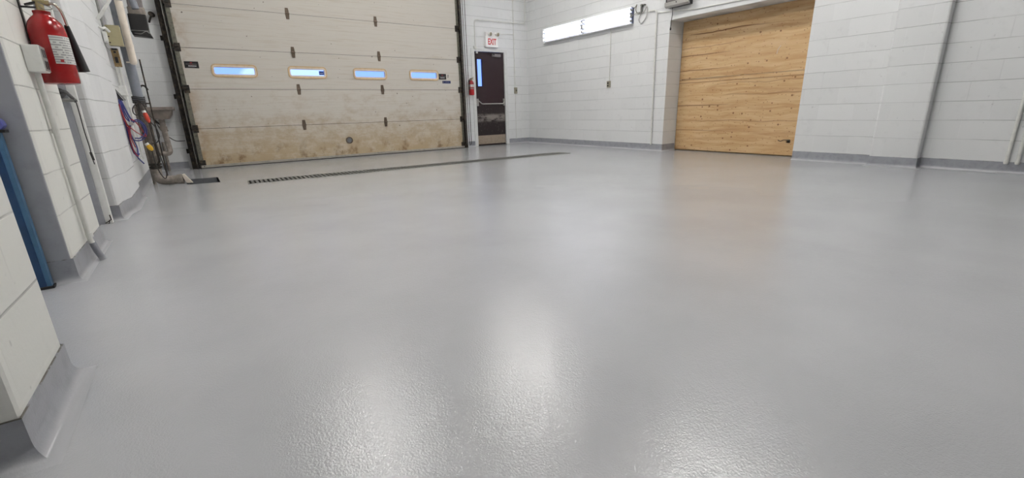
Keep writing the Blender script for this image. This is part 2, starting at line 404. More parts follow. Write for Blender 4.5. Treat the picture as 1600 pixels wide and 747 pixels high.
# left wall: recess plane with three thicker blocks of wall
bm = BM()
box(bm, -1.2, -.82, -5.3, 9.3, 0, H)
obj('wall_left', bm, M_WALL, kind='structure')
def block(name, pts, m, bev=.012):
    bm = BM(); prism(bm, [(x, y, 0) for x, y in pts], (0, 0, H)); return obj(name, bm, m, kind='structure', bevel=bev)
block('wall_left_pier', [(-.83, 1.385), (-.45, 1.385), (-.45, 1.815), (-.83, 1.815)], M_PIER, .015)
block('wall_left_block', [(-.83, 3.025), (-.61, 3.025), (-.61, 3.9), (-.83, 3.9)], M_PIER, .02)
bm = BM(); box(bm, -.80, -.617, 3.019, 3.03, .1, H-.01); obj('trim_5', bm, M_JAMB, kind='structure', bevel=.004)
block('wall_left_end', [(-.83, 4.77), (-.60, 4.77), (-.59, 5.0), (-.55, 5.2), (-.55, 6.0), (-.585, 6.15), (-.59, 9.05), (-.83, 9.05)], M_WALL, .02)
# the wall with the two doors
GX0, GX1, GH = .1, 4.92, 4.25
EX0, EX1, EH = 5.40, 6.26, 2.10
bm = BM()
box(bm, -.83, GX0, D, D+.25, 0, H); box(bm, GX0, GX1, D, D+.25, GH, H); box(bm, GX1, EX0, D, D+.25, 0, H)
box(bm, EX0, EX1, D, D+.25, EH, H); box(bm, EX1, 7.5, D, D+.25, 0, H)
obj('wall_front', bm, M_WALL, kind='structure')
# right wall with the boarded-up opening
OY0, OY1, OZ = 2.88, 5.06, 2.165
bm = BM()
box(bm, R, R+.5, OY1, D, 0, H); box(bm, R-.022, R, OY1, 5.84, 0, H)
box(bm, R, R+.5, OY0, OY1, OZ, H); box(bm, R-.022, R, OY0, OY1, OZ, H)
box(bm, R, R+.5, -5.3, OY0, 0, H)
obj('wall_right', bm, M_WALL, kind='structure')
bm = BM(); box(bm, R-.13, R, 1.49, 1.95, 0, H); obj('wall_right_pier', bm, M_WALL, kind='structure', bevel=.02)
bm = BM(); box(bm, R+.5, R+.6, 2.6, 5.3, 0, H); obj('wall_right_backing', bm, M_CEIL, kind='structure')
bm = BM(); box(bm, -1.2, 7.5, -5.3, -5.1, 0, H); obj('wall_back', bm, M_WALL, kind='structure')

# cove base along the walls (profile swept along the foot of each wall)
def base_run(name, pts, toe=.035, top=.12, side=1):
    P = [Vector((x, y)) for x, y in pts]; n = len(P); nr = []
    for i in range(n-1):
        d = (P[i+1]-P[i]).normalized(); nr.append(Vector((-d.y, d.x))*side)
    prof = [(0, top), (.004, top), (.005, .05)]
    for k in range(7):
        a = k/6*math.pi/2; prof.append((.005+toe*(1-math.cos(a)), toe*1.15*(1-math.sin(a))+.0004))
    prof.append((.005+toe*1.04, .0002))
    bm = BM(); rows = []
    for i in range(n):
        if i == 0: m = nr[0]
        elif i == n-1: m = nr[-1]
        else:
            m = nr[i-1]+nr[i]; m = m/(m.length_squared)*2 if m.length > .1 else nr[i]
        rows.append([bm.verts.new((P[i].x+m.x*o, P[i].y+m.y*o, z)) for o, z in prof])
    for A, B in zip(rows, rows[1:]):
        for i in range(len(prof)-1): bm.faces.new((A[i], A[i+1], B[i+1], B[i]))
    return obj(name, bm, M_BASE, kind='structure', smooth=True)
base_run('baseboard_left_pier', [(-.82, 1.385), (-.45, 1.385), (-.45, 1.815), (-.82, 1.815)], toe=.046, side=-1)
base_run('baseboard_left_block', [(-.74, 3.02), (-.61, 3.02), (-.61, 3.9), (-.82, 3.9)], side=-1, toe=.03)
base_run('baseboard_left_end', [(-.82, 4.77), (-.60, 4.77), (-.59, 5.0), (-.55, 5.2), (-.55, 6.0), (-.585, 6.15), (-.59, 9.04), (-.13, 9.04)], side=-1)
base_run('baseboard_front', [(5.17, D), (5.345, D)], side=-1)
base_run('baseboard_right', [(6.32, D), (R, D), (R, 5.84), (R-.022, 5.84), (R-.022, OY1), (7.26, OY1)], side=-1)
base_run('baseboard_right_near', [(R, OY0-.002), (R, 1.95), (R-.13, 1.95), (R-.13, 1.49), (R, 1.49), (R, -5.1)], side=-1, top=.12)

# ------------------------------------------------------------------ sectional overhead door
DY = 8.90; S = .61; Z0 = .022; X0, X1 = .03, 4.97
gd = bpy.data.objects.new('door_1', None); COL.objects.link(gd); gd.location = (2.5, DY, 0); ORG['door_1'] = Vector((2.5, DY, 0)); gd['kind'] = 'structure'
gd['label'] = 'beige sectional overhead door with brown splash grime and four small windows'
WIN = [(.47, 1.06), (1.59, 2.175), (2.71, 3.30), (3.83, 4.42)]; WZ0, WZ1 = 1.475, 1.578
secs = []
for k in range(7):
    za = Z0+S*k+.003; zb = Z0+S*(k+1)-.003; bm = BM()
    if k == 2:
        xs = [X0]+[x for a in WIN for x in (a[0]+.01, a[1]-.01)]+[X1]
        for i in range(len(xs)-1):
            if i % 2 == 0: box(bm, xs[i], xs[i+1], DY, DY+.05, za, zb)
            else: box(bm, xs[i], xs[i+1], DY, DY+.05, za, WZ0); box(bm, xs[i], xs[i+1], DY, DY+.05, WZ1, zb)
    else: box(bm, X0, X1, DY, DY+.05, za, zb)
    secs.append(obj('door_section', bm, M_DOOR, gd))
bm = BM()
for k in range(1, 7): box(bm, X0, X1, DY+.012, DY+.04, Z0+S*k-.004, Z0+S*k+.004)
obj('section_joint', bm, M_BLACK, gd)
def rrect(x0, x1, z0, z1, rad, n=5):
    out = []
    for cx, cz, a0 in ((x1-rad, z0+rad, -90), (x1-rad, z1-rad, 0), (x0+rad, z1-rad, 90), (x0+rad, z0+rad, 180)):
        for k in range(n+1):
            a = math.radians(a0+90*k/n); out.append((cx+rad*math.cos(a), cz+rad*math.sin(a)))
    return out
def ring(bm, o, i, y0, y1):
    V = [[bm.verts.new((x, y, z)) for x, z in L] for L, y in ((o, y0), (i, y0), (i, y1), (o, y1))]
    n = len(o)
    for a in range(4):
        A, B = V[a], V[(a+1) % 4]
        for k in range(n): bm.faces.new((A[k], A[(k+1) % n], B[(k+1) % n], B[k]))
for a, b in WIN:
    bm = BM(); ring(bm, rrect(a-.03, b+.03, WZ0-.05, WZ1+.05, .06), rrect(a-.012, b+.012, WZ0-.03, WZ1+.032, .045), DY-.012, DY-.001)
    fr = obj('window_seal', bm, M_TRIMO, secs[2], bevel=.002)
    bm = BM(); ring(bm, rrect(a-.012, b+.012, WZ0-.03, WZ1+.032, .045), rrect(a+.01, b-.01, WZ0-.002, WZ1+.002, .03), DY-.009, DY-.001)
    obj('window_frame', bm, M_TRIM, secs[2], bevel=.002)
    bm = BM(); box(bm, a+.01, b-.01, DY+.02, DY+.026, WZ0, WZ1); obj('window_pane', bm, M_GLASS, secs[2])
bm = BM(); box(bm, 2.075, 2.155, DY+.01, DY+.018, 1.492, 1.558); st = obj('window_sticker', bm, M_NAVY2, secs[2]); tag(st, 'blue sticker in window corner')
bm = BM(); box(bm, 2.088, 2.142, DY+.008, DY+.0105, 1.515, 1.521); obj('sticker_print', bm, M_STKW, secs[2])
def sticker(name, x0, x1, z0, z1, m, rows, lab):
    bm = BM(); box(bm, x0, x1, DY-.0025, DY-.0002, z0, z1); s = obj(name, bm, m, secs[2]); tag(s, lab)
    w_ = x1-x0; h_ = z1-z0
    for (fx0, fx1, fz, fh, mm, nl) in rows:
        bm = BM(); xx = x0+w_*fx0; step = w_*(fx1-fx0)/nl
        for i in range(nl):
            wd = step*.72; box(bm, xx, xx+wd, DY-.0038, DY-.0026, z0+h_*fz, z0+h_*(fz+fh))
            if i % 3 == 0 and fh > .12: box(bm, xx+wd*.3, xx+wd*.7, DY-.0044, DY-.0039, z0+h_*(fz+fh*.3), z0+h_*(fz+fh*.7))
            xx += step
        obj('sticker_print', bm, mm, secs[2])
sticker('company_sticker', .10, .285, 1.553, 1.652, M_STKBLK, [(.42, .58, .74, .12, M_STKR, 2), (.1, .88, .55, .09, M_STKG, 14), (.38, .62, .52, .05, M_STKR, 3), (.26, .84, .26, .12, M_STKW, 11), (.05, .95, .08, .03, M_STKG, 1)], 'black sticker with red mark and small lettering')
sticker('company_sticker', 4.45, 4.625, 1.45, 1.563, M_STKBLK, [(.4, .6, .7, .13, M_STKR, 2), (.1, .9, .5, .1, M_STKG, 12), (.2, .8, .25, .12, M_STKW, 10)], 'black sticker with red mark and small lettering')
sticker('blue_sticker', 4.53, 4.725, 1.372, 1.425, M_NAVY, [(.08, .18, .25, .5, M_STKG, 1), (.35, .85, .4, .2, M_STKG, 9)], 'narrow blue sticker')
bm = BM(); cyl(bm, (4.672, DY-.006, 1.535), (4.672, DY, 1.535), .013, seg=16); cyl(bm, (4.664, DY-.006, 1.5), (4.672, DY, 1.5), .011, seg=12); box(bm, 4.667, 4.676, DY-.005, DY, 1.495, 1.54)
obj('small_decal', bm, M_STKG, secs[2])
# hinges in the middle of the door
def strap_hinge(x, z):
    bm = BM(); w2 = .033
    prism(bm, [(x-w2, DY-.008, z), (x-w2*.72, DY-.008, z-.088), (x+w2*.72, DY-.008, z-.088), (x+w2, DY-.008, z), (x+w2*.72, DY-.008, z+.088), (x-w2*.72, DY-.008, z+.088)], (0, .008, 0))
    cyl(bm, (x-w2, DY-.013, z), (x+w2, DY-.013, z), .011, seg=12)
    for dz in (-.065, -.035, .035, .065): cyl(bm, (x, DY-.014, z+dz), (x, DY-.007, z+dz), .008, seg=8)
    box(bm, x-.02, x-.012, DY-.014, DY-.007, z-.07, z+.07); box(bm, x+.012, x+.02, DY-.014, DY-.007, z-.07, z+.07)
    return obj('hinge', bm, M_HINGE, gd, bevel=.002)
for k in range(1, 6):
    for x in (1.69, 3.21): strap_hinge(x, Z0+S*k)
# end stiles, roller brackets and bottom bar
bm = BM(); box(bm, X0-.015, X0+.045, DY-.006, DY, Z0, Z0+7*S); box(bm, X0-.015, X0-.009, DY-.02, DY+.03, Z0, Z0+7*S)
for k in range(70): cyl(bm, (X0+.028, DY-.009, Z0+.06*k+.03), (X0+.028, DY-.005, Z0+.06*k+.03), .005, seg=8)
tag(obj('end_stile', bm, M_GALV, gd), 'left galvanised edge strip')
bm = BM(); box(bm, X1-.035, X1+.012, DY-.006, DY, Z0, Z0+7*S)
for k in range(70): cyl(bm, (X1-.02, DY-.009, Z0+.06*k+.03), (X1-.02, DY-.005, Z0+.06*k+.03), .005, seg=8)
tag(obj('end_stile', bm, M_GALV, gd), 'right galvanised edge strip')
for sx, xe in ((1, X0-.005), (-1, X1+.005)):
    for k in range(0, 6):
        z = Z0+S*k+(.05 if k == 0 else 0); bm = BM()
        box(bm, min(xe, xe+sx*.075), max(xe, xe+sx*.075), DY-.018, DY-.006, z-.06, z+.06)
        box(bm, xe-sx*.01-.012, xe-sx*.01+.012, DY-.045, DY-.006, z-.025, z+.035)
        cyl(bm, (xe+sx*.05, DY-.035, z+.01), (xe-sx*.045, DY-.035, z+.01), .009, seg=10)
        cyl(bm, (xe-sx*.035, DY-.035, z+.01), (xe-sx*.06, DY-.035, z+.01), .026, seg=16)
        for dz in (-.04, .045): cyl(bm, (xe+sx*.045, DY-.023, z+dz), (xe+sx*.045, DY-.017, z+dz), .008, seg=8)
        obj('roller_bracket', bm, M_TRACK, gd, bevel=.002)
bm = BM(); box(bm, X0, X1, DY-.02, DY+.03, .012, .05); box(bm, X0, X1, DY-.035, DY-.02, .012, .02)
for k in range(24): cyl(bm, (X0+.1+.21*k, DY-.024, .036), (X0+.1+.21*k, DY-.02, .036), .006, seg=8)
obj('bottom_bar', bm, M_SEAL, gd)
bm = BM(); box(bm, X0-.02, X1+.02, DY-.03, DY+.04, .0, .012); obj('bottom_seal', bm, M_BLACK, gd)
bm = BM(); lathe(bm, [(.066, 0), (.066, .006), (.058, .012), (.05, .013), (.046, .006), (.0, .006)], (2.455, DY, .317), (0, -1, 0), 28)
for a in range(3): cyl(bm, (2.455+.055*math.cos(a*2.1+.4), DY-.011, .317+.055*math.sin(a*2.1+.4)), (2.455+.055*math.cos(a*2.1+.4), DY-.016, .317+.055*math.sin(a*2.1+.4)), .005, seg=8)
obj('round_port', bm, M_HINGE, gd, smooth=True)
bm = BM(); cyl(bm, (2.455, DY-.0065, .317), (2.455, DY-.009, .317), .044, seg=24); tag(obj('port_cap', bm, M_PITGREY, gd), 'grey cap of the round port')
# sills outside the gap under the door
bm = BM(); box(bm, GX0, GX1, DY+.06, D+.3, -.001, .006); obj('trim_1', bm, M_DARK, kind='structure')
bm = BM(); box(bm, .045, .1, DY+.052, D-.001, 0, 4.26); box(bm, 4.92, 4.965, DY+.052, D-.001, 0, 4.26); box(bm, .045, 4.965, DY+.052, D-.001, 4.26, 4.33); obj('added_light_seal', bm, M_BLACK, kind='structure')  # strips added behind the door edges to stop sky light leaking past

# tracks at both sides
def track(x, sx, lab):
    t = thing('door_track', lab, 'door track', (x, DY, 0)); Ht = 4.3
    bm = BM()  # C channel
    box(bm, x-.003, x+.003, DY-.065, DY-.005, 0, Ht); box(bm, min(x, x+sx*.03), max(x, x+sx*.03), DY-.065, DY-.060, 0, Ht); box(bm, min(x, x+sx*.03), max(x, x+sx*.03), DY-.010, DY-.005, 0, Ht)
    obj('channel', bm, M_TRACK, t)
    bm = BM()  # wall angle
    xa = x-sx*.055; box(bm, min(xa, x), max(xa, x), DY-.004, DY+.004, 0, Ht); box(bm, xa-.004, xa+.004, DY-.004, D-.001, 0, Ht)
    obj('wall_angle', bm, M_TRACK, t)
    for k in range(5):
        z = .25+.85*k; bm = BM(); box(bm, min(xa-sx*.035, xa), max(xa-sx*.035, xa), D-.03, D-.001, z, z+.07); cyl(bm, (xa-sx*.018, D-.03, z+.035), (xa-sx*.018, D-.045, z+.035), .012, seg=6)
        obj('bracket', bm, M_TRACK, t, bevel=.002)
    bm = BM(); cyl(bm, (x+sx*.012, DY-.085, 0.08), (x+sx*.012, DY-.085, Ht), .0035, seg=8); obj('lift_cable', bm, M_STEEL, t)
    return t
track(-.035, 1, 'grimy black vertical track at the left edge of the overhead door')
track(5.015, -1, 'grimy black vertical track at the right edge of the overhead door')
bm = BM(); box(bm, 5.085, 5.135, D-.045, D-.002, 0, 4.3); tag(obj('steel_jamb_strip', bm, M_WHITE, bevel=.003), 'white painted vertical strip beside the right door track', 'door trim')
t = thing('hoist_chain', 'thin dark hand chain hanging in a long loop between overhead door and small extinguisher', 'chain', (5.165, 8.9, 0.02))
bm = BM(); pts = [(5.125, 8.93, 4.3), (5.13, 8.93, .12)]+[(5.156-.026*math.cos(a), 8.93, .12-.07*math.sin(a)) for a in (.4, .9, 1.57, 2.2, 2.8)]+[(5.182, 8.93, .12), (5.187, 8.93, 4.3)]
tube(bm, pts, .0055, 6); obj('chain_loop', bm, M_TRACK, t)
bm = BM(); box(bm, 5.12, 5.21, 8.9, D, 4.25, 4.35); obj('guide', bm, M_TRACK, t)

# ------------------------------------------------------------------ exit door
ed = bpy.data.objects.new('door_2', None); COL.objects.link(ed); ed.location = (5.83, D, 0); ORG['door_2'] = Vector((5.83, D, 0)); ed['kind'] = 'structure'
ed['label'] = 'dark maroon steel exit door with narrow window, push bar and tan kick plate'
bm = BM(); LY = D+.02
lx0, lx1 = EX0+.035, EX1-.035
wx0, wx1, wz0, wz1 = 5.505, 5.635, 1.335, 1.91
box(bm, lx0, wx0, LY, LY+.045, .012, EH-.035); box(bm, wx1, lx1, LY, LY+.045, .012, EH-.035); box(bm, wx0, wx1, LY, LY+.045, .012, wz0); box(bm, wx0, wx1, LY, LY+.045, wz1, EH-.035)
obj('door_leaf', bm, M_EXITDOOR, ed)
bm = BM(); box(bm, wx0-.03, wx0, LY-.008, LY, wz0-.03, wz1+.03); box(bm, wx1, wx1+.03, LY-.008, LY, wz0-.03, wz1+.03); box(bm, wx0, wx1, LY-.008, LY, wz0-.03, wz0); box(bm, wx0, wx1, LY-.008, LY, wz1, wz1+.03)
obj('lite_frame', bm, M_EXITDOOR, ed, bevel=.002)
bm = BM(); box(bm, wx0, wx1, LY+.02, LY+.026, wz0, wz1); obj('window_pane', bm, M_GLASS, ed)
bm = BM()
for a, b in ((EX0-.055, EX0+.03), (EX1-.03, EX1+.055)): box(bm, a, b, D-.012, D+.1, 0, EH+.03)
box(bm, EX0+.03, EX1-.03, D-.012, D+.1, EH-.03, EH+.03)
for a, b in ((EX0+.03, EX0+.045), (EX1-.045, EX1-.03)): box(bm, a, b, LY+.046, LY+.06, 0, EH-.03)
obj('door_frame', bm, M_FRAME, ed, bevel=.003)
bm = BM(); box(bm, lx0+.005, lx1-.005, LY-.003, LY, .035, .235); obj('kick_plate', bm, M_TAN, ed)
bm = BM(); box(bm, EX0, EX1, D-.01, D+.1, 0, .012); obj('threshold', bm, M_BLACK, ed)
bm = BM()
for x in (lx0+.03, lx1-.03):
    box(bm, x-.022, x+.022, LY-.035, LY, .9, 1.06)
obj('push_bar_housing', bm, M_SILVER, ed, bevel=.006)
bm = BM(); tube(bm, bend([(lx0+.03, LY-.03, 1.02), (lx0+.045, LY-.075, 1.0), (lx0+.1, LY-.09, .945), (lx1-.1, LY-.09, .945), (lx1-.045, LY-.075, 1.0), (lx1-.03, LY-.03, 1.02)], .03), .012, 10); obj('push_bar', bm, M_SILVER, ed, smooth=True)
bm = BM(); box(bm, 5.9, 6.12, LY-.055, LY, 1.965, 2.03); obj('door_closer', bm, M_BOXGREY, ed, bevel=.008)
bm = BM(); tube(bm, [(5.93, LY-.065, 2.035), (5.74, LY-.12, 2.045), (5.82, LY-.03, 2.06)], .008, 6); cyl(bm, (5.93, LY-.055, 2.0), (5.93, LY-.055, 2.045), .015, seg=12); obj('closer_arm', bm, M_BLACKPL, ed)
bm = BM(); box(bm, 5.47, 5.52, D-.02, D+.02, 2.02, 2.06); obj('top_latch', bm, M_SILVER, ed, bevel=.004)

# exit sign with two emergency lamp heads
t = thing('exit_sign', 'white sign reading EXIT in red with two lamp heads above maroon door', 'sign', (5.865, D, 2.14))
bm = BM(); box(bm, 5.70, 6.03, D-.075, D, 2.16, 2.385); obj('sign_housing', bm, M_SIGN, t, bevel=.006)
text_mesh('exit_lettering', 'EXIT', .175, M_SIGNRED, Matrix.Translation((5.868, D-.077, 2.268)) @ Matrix.Rotation(math.radians(90), 4, 'X'), t, .001, .004, .62)
bm = BM(); box(bm, 5.72, 6.02, D-.06, D, 2.385, 2.475); obj('battery_box', bm, M_SIGN, t, bevel=.008)
for x in (5.79, 5.985):
    bm = BM(); lathe(bm, [(.018, -.04), (.03, -.02), (.043, .02), (.045, .045)], (x, D-.095, 2.43), (.25, -1, -.25), 20); hd = obj('lamp_head', bm, M_WHITE, t, smooth=True)
    bm = BM(); lathe(bm, [(.04, .0455), (.03, .05), (0, .053)], (x, D-.095, 2.43), (.25, -1, -.25), 20); obj('lens', bm, M_LENS, hd, smooth=True)

# small red extinguisher
t = thing('fire_extinguisher', 'small red fire extinguisher on the wall strip left of the maroon door', 'fire extinguisher', (5.275, 8.97, 1.13))
bm = BM(); lathe(bm, [(.045, 0), (.056, .01), (.058, .03), (.058, .245), (.05, .28), (.028, .305), (.02, .312)], (5.275, 8.965, 1.135), seg=24); body = obj('cylinder', bm, M_REDB, t, smooth=True)
bm = BM(); lathe(bm, [(.0588, .17), (.0592, .172), (.0592, .225), (.0588, .227)], (5.275, 8.965, 1.135), seg=24); obj('label_band', bm, M_LABEL, t, smooth=True)
bm = BM(); lathe(bm, [(.0588, .128), (.0605, .13), (.0605, .148), (.0588, .15)], (5.275, 8.965, 1.135), seg=24); obj('strap', bm, M_STEEL, t, smooth=True)
bm = BM(); cyl(bm, (5.275, 8.965, 1.445), (5.275, 8.965, 1.48), .014); box(bm, 5.262, 5.30, 8.92, 8.98, 1.475, 1.49); obj('valve', bm, M_BRASS, t)
bm = BM(); tube(bm, [(5.27, 8.96, 1.487), (5.33, 8.94, 1.515)], .006, 6); tube(bm, [(5.27, 8.96, 1.476), (5.335, 8.94, 1.475)], .006, 6); obj('lever', bm, M_STEEL, t)
bm = BM(); tube(bm, catmull([(5.27, 8.955, 1.475), (5.228, 8.935, 1.48), (5.21, 8.93, 1.43), (5.214, 8.93, 1.33), (5.218, 8.93, 1.25)]), .008, 8); obj('hose', bm, M_BLACK, t, smooth=True)
bm = BM(); box(bm, 5.255, 5.295, 9.015, D, 1.2, 1.46); obj('wall_bracket', bm, M_BLACK, t)

# conduits and boxes on the far wall
def pipe_thing(name, pts, rad, m, lab, cat='conduit', brad=.05, straps=()):
    t = thing(name, lab, cat, pts[-1]); bm = BM(); tube(bm, bend(pts, brad), rad, 12); obj('pipe', bm, m, t, smooth=True)
    for (c, ax) in straps:
        bm = BM(); c = Vector(c); a = Vector(ax)*.012; cyl(bm, c-a, c+a, rad+.004, seg=14); obj('pipe_strap', bm, m, t)
    return t
cy = D-.034
pipe_thing('conduit', [(5.448, cy, 2.16), (5.455, cy, 2.705), (6.83, cy, 2.72), (6.852, cy, 4.55)], .011, M_CONDUIT, 'conduit bending from the exit door top across and up beside the corner', brad=.07, straps=[((6.1, cy, 2.71), (1, 0, 0)), ((5.452, cy, 2.4), (0, 0, 1))])
cy = D-.013
pipe_thing('conduit', [(6.505, cy, 4.55), (6.52, cy, 1.31)], .011, M_CONDUIT, 'straight conduit dropping to the beige box right of the exit door', straps=[((6.51, cy, 2.2), (0, 0, 1))])
pipe_thing('conduit', [(6.03, cy, 2.455), (6.50, cy, 2.475)], .008, M_CONDUIT, 'short horizontal conduit from the EXIT sign to the vertical conduit')
pipe_thing('conduit', [(6.525, cy, 1.17), (6.525, cy, .11)], .006, M_CONDUIT, 'thin white conduit running from beige box down to the base')
bm = BM(); box(bm, 5.415, 5.48, D-.04, D, 2.11, 2.17); box(bm, 5.43, 5.465, D-.045, D-.039, 2.125, 2.155); tag(obj('junction_box', bm, M_CONDUIT, bevel=.003), 'small white box at the top left corner of the exit door frame', 'junction box')
t = thing('wall_switch', 'small beige switch box under the conduit right of the exit door', 'switch', (6.53, D, 1.17))
bm = BM(); box(bm, 6.495, 6.565, D-.045, D, 1.17, 1.31); obj('box', bm, M_PLATE, t, bevel=.004)
bm = BM(); box(bm, 6.52, 6.54, D-.052, D-.046, 1.22, 1.26); obj('toggle', bm, M_BLACKPL, t)

# ------------------------------------------------------------------ right wall items
t = thing('wall_light', 'long bright fluorescent fixture in two lengths high on the right wall', 'light fixture', (R, 7.1, 2.25))
for (ya, yb) in ((7.125, 8.37), (5.86, 7.105)):
    bm = BM()
    prof = [(0, 2.235), (.04, 2.235), (.045, 2.25), (.03, 2.29), (.06, 2.33), (.03, 2.372), (.06, 2.414), (.03, 2.456), (.045, 2.495), (.04, 2.508), (0, 2.508)]
    prism(bm, [(R-a-.001, ya, z) for a, z in prof], (0, yb-ya, 0)); h = obj('reflector', bm, M_REFLB, t)
    for za_, zb_ in ((2.228, 2.242), (2.502, 2.516)):
        bm = BM(); box(bm, R-.085, R-.001, ya, yb, za_, zb_); obj('housing_edge', bm, M_REFL, t)
    for z in (2.288, 2.372, 2.456):
        bm = BM(); cyl(bm, (R-.072, ya+.02, z), (R-.072, yb-.02, z), .019, seg=16); obj('tube', bm, M_TUBE, t, smooth=True)
    for y in (ya+.012, yb-.012):
        bm = BM(); box(bm, R-.095, R-.03, y-.006, y+.006, 2.262, 2.30); box(bm, R-.095, R-.03, y-.006, y+.006, 2.33, 2.415); box(bm, R-.095, R-.03, y-.006, y+.006, 2.445, 2.48)
        obj('lamp_holder', bm, M_SILVER, t)
pipe_thing('conduit', [(R-.012, 6.395, 2.24), (R-.012, 6.395, 1.29)], .008, M_CONDUIT, 'thin vertical conduit from the wall light down to its outlet box', straps=[((R-.012, 6.395, 1.9), (0, 0, 1))])
t = thing('wall_switch', 'beige outlet box at the lower end of the conduit below the wall light', 'switch', (R, 6.395, 1.165))
bm = BM(); box(bm, R-.045, R, 6.36, 6.43, 1.165, 1.29); obj('box', bm, M_PLATE, t, bevel=.004)
bm = BM(); box(bm, R-.05, R-.046, 6.38, 6.41, 1.185, 1.215); obj('socket', bm, M_BLACKPL, t)
bm = BM(); box(bm, R-.05, R-.046, 6.38, 6.41, 1.235, 1.265); obj('socket', bm, M_BLACKPL, t)
RX = R-.022
pipe_thing('conduit', [(RX-.02, 5.50, 2.375), (RX-.02, 5.33, 2.375), (RX-.02, 5.29, .106)], .014, M_CONDUIT, 'white conduit with elbow running down the wall between light and boarded opening', brad=.09, straps=[((RX-.014, 5.32, 1.8), (0, 0, 1)), ((RX-.014, 5.30, .6), (0, 0, 1))])
pipe_thing('conduit', [(RX-.012, 5.31, 2.325), (RX-.012, 4.6, 2.255), (RX-.012, 2.95, 2.22)], .010, M_CONDUIT, 'horizontal white conduit over the boarded opening below the grey wall box')
t = thing('light_cord', 'looped grey power cord hanging between wall light and conduit elbow', 'cord', (R-.03, 5.7, 2.2))
bm = BM(); tube(bm, catmull([(R-.06, 5.84, 2.37), (RX-.02, 5.72, 2.40), (RX-.02, 5.61, 2.39), (RX-.02, 5.55, 2.46), (RX-.02, 5.53, 2.38), (RX-.02, 5.57, 2.27), (RX-.02, 5.66, 2.21), (RX-.02, 5.71, 2.28), (RX-.02, 5.66, 2.37), (RX-.02, 5.6, 2.38)]), .007, 8); obj('cord', bm, M_SILVER, t, smooth=True)
bm = BM(); tube(bm, catmull([(R-.07, 5.87, 2.44), (RX-.03, 5.8, 2.49), (RX-.03, 5.76, 2.53), (RX-.03, 5.78, 2.45), (RX-.03, 5.74, 2.38)]), .006, 8); obj('loose_wire', bm, M_GALV, t, smooth=True)
bm = BM(); box(bm, RX-.04, RX, 5.64, 5.67, 2.39, 2.52); box(bm, RX-.035, RX, 5.64, 5.72, 2.37, 2.395); box(bm, RX-.05, RX, 5.58, 5.67, 2.495, 2.51); obj('cord_hook', bm, M_STEEL, t, bevel=.003)
# grey wall box over the opening
t = thing('wall_box', 'grey flat box with silver lower edge high on wall by boarded opening', 'wall box', (RX-.08, 4.85, 2.315))
bm = BM(); prism(bm, [(RX, 4.66, 2.34), (RX-.10, 4.66, 2.34), (RX-.13, 4.66, 2.42), (RX-.13, 4.66, 2.95), (RX, 4.66, 2.95)], (0, .42, 0)); obj('case', bm, M_BLACKPL, t, bevel=.004)
bm = BM(); box(bm, RX-.137, RX-.131, 4.69, 5.05, 2.425, 2.92); obj('face_panel', bm, M_BOXGREY, t)
bm = BM(); prism(bm, [(RX-.10, 4.65, 2.335), (RX-.14, 4.65, 2.36), (RX-.14, 4.65, 2.418), (RX-.12, 4.65, 2.418), (RX-.095, 4.65, 2.345)], (0, .44, 0)); obj('lower_lip', bm, M_SILVER, t)
bm = BM(); cyl(bm, (RX-.141, 4.87, 2.395), (RX-.147, 4.87, 2.395), .009, seg=12); obj('button', bm, M_BLACK, t)
t = thing('pull_cord', 'short black cord hanging from the grey wall box', 'cord', (RX-.05, 4.99, 2.0))
bm = BM(); tube(bm, catmull([(RX-.07, 4.985, 2.34), (RX-.06, 4.985, 2.28), (RX-.05, 5.0, 2.15), (RX-.05, 5.01, 2.05)]), .005, 6); obj('cord', bm, M_CABLE, t, smooth=True)
bm = BM(); lathe(bm, [(.004, .05), (.011, .035), (.013, .01), (.006, 0)], (RX-.05, 5.01, 2.0), seg=12); obj('bob', bm, M_BLACK, t, smooth=True)
# far conduits at the right edge
for y, lab in ((.80, 'left one of the two white conduits at the right edge of the view'), (.72, 'right one of the two white conduits at the right edge of the view')):
    pipe_thing('conduit', [(R-.02, y, 4.5), (R-.02, y, .1)], .016, M_CONDUIT, lab, straps=[((R-.02, y, .12), (0, 0, 1)), ((R-.02, y, 1.5), (0, 0, 1))])

# ------------------------------------------------------------------ boarded opening
PX = 7.27
bm = BM(); hy0, hy1, hz0, hz1 = 3.075, 3.13, .2, .25
box(bm, PX, PX+.018, hy1, OY1-.012, .018, 1.222); box(bm, PX, PX+.018, OY0+.005, hy0, .018, 1.222); box(bm, PX, PX+.018, hy0, hy1, .018, hz0); box(bm, PX, PX+.018, hy0, hy1, hz1, 1.222)
tag(obj('plywood_sheet', bm, M_PLY), 'lower knotty plywood sheet of the boarded opening, resting near the floor', 'plywood sheet')
bm = BM(); box(bm, PX+.001, PX+.019, OY0+.005, OY1-.012, 1.227, OZ-.004); tag(obj('plywood_sheet', bm, M_PLY), 'upper knotty plywood sheet of the boarded opening, under the lintel', 'plywood sheet')
bm = BM(); box(bm, PX+.03, PX+.07, OY0+.002, OY1-.002, 0, .045)
for y in (OY0+.05, 3.95, OY1-.06): box(bm, PX+.03, PX+.07, y-.02, y+.02, .045, OZ)
obj('trim_2', bm, M_WOOD, kind='structure')
bm = BM(); tube(bm, catmull([(PX-.0005, 3.435, 1.48), (PX-.0005, 3.43, 1.51), (PX-.0005, 3.42, 1.55), (PX-.0005, 3.39, 1.59)]), [.003]*25, 6)
tag(obj('paint_smear', bm, M_WHITE, bpy.data.objects['plywood_sheet.001'], smooth=True), 'small white paint smear')
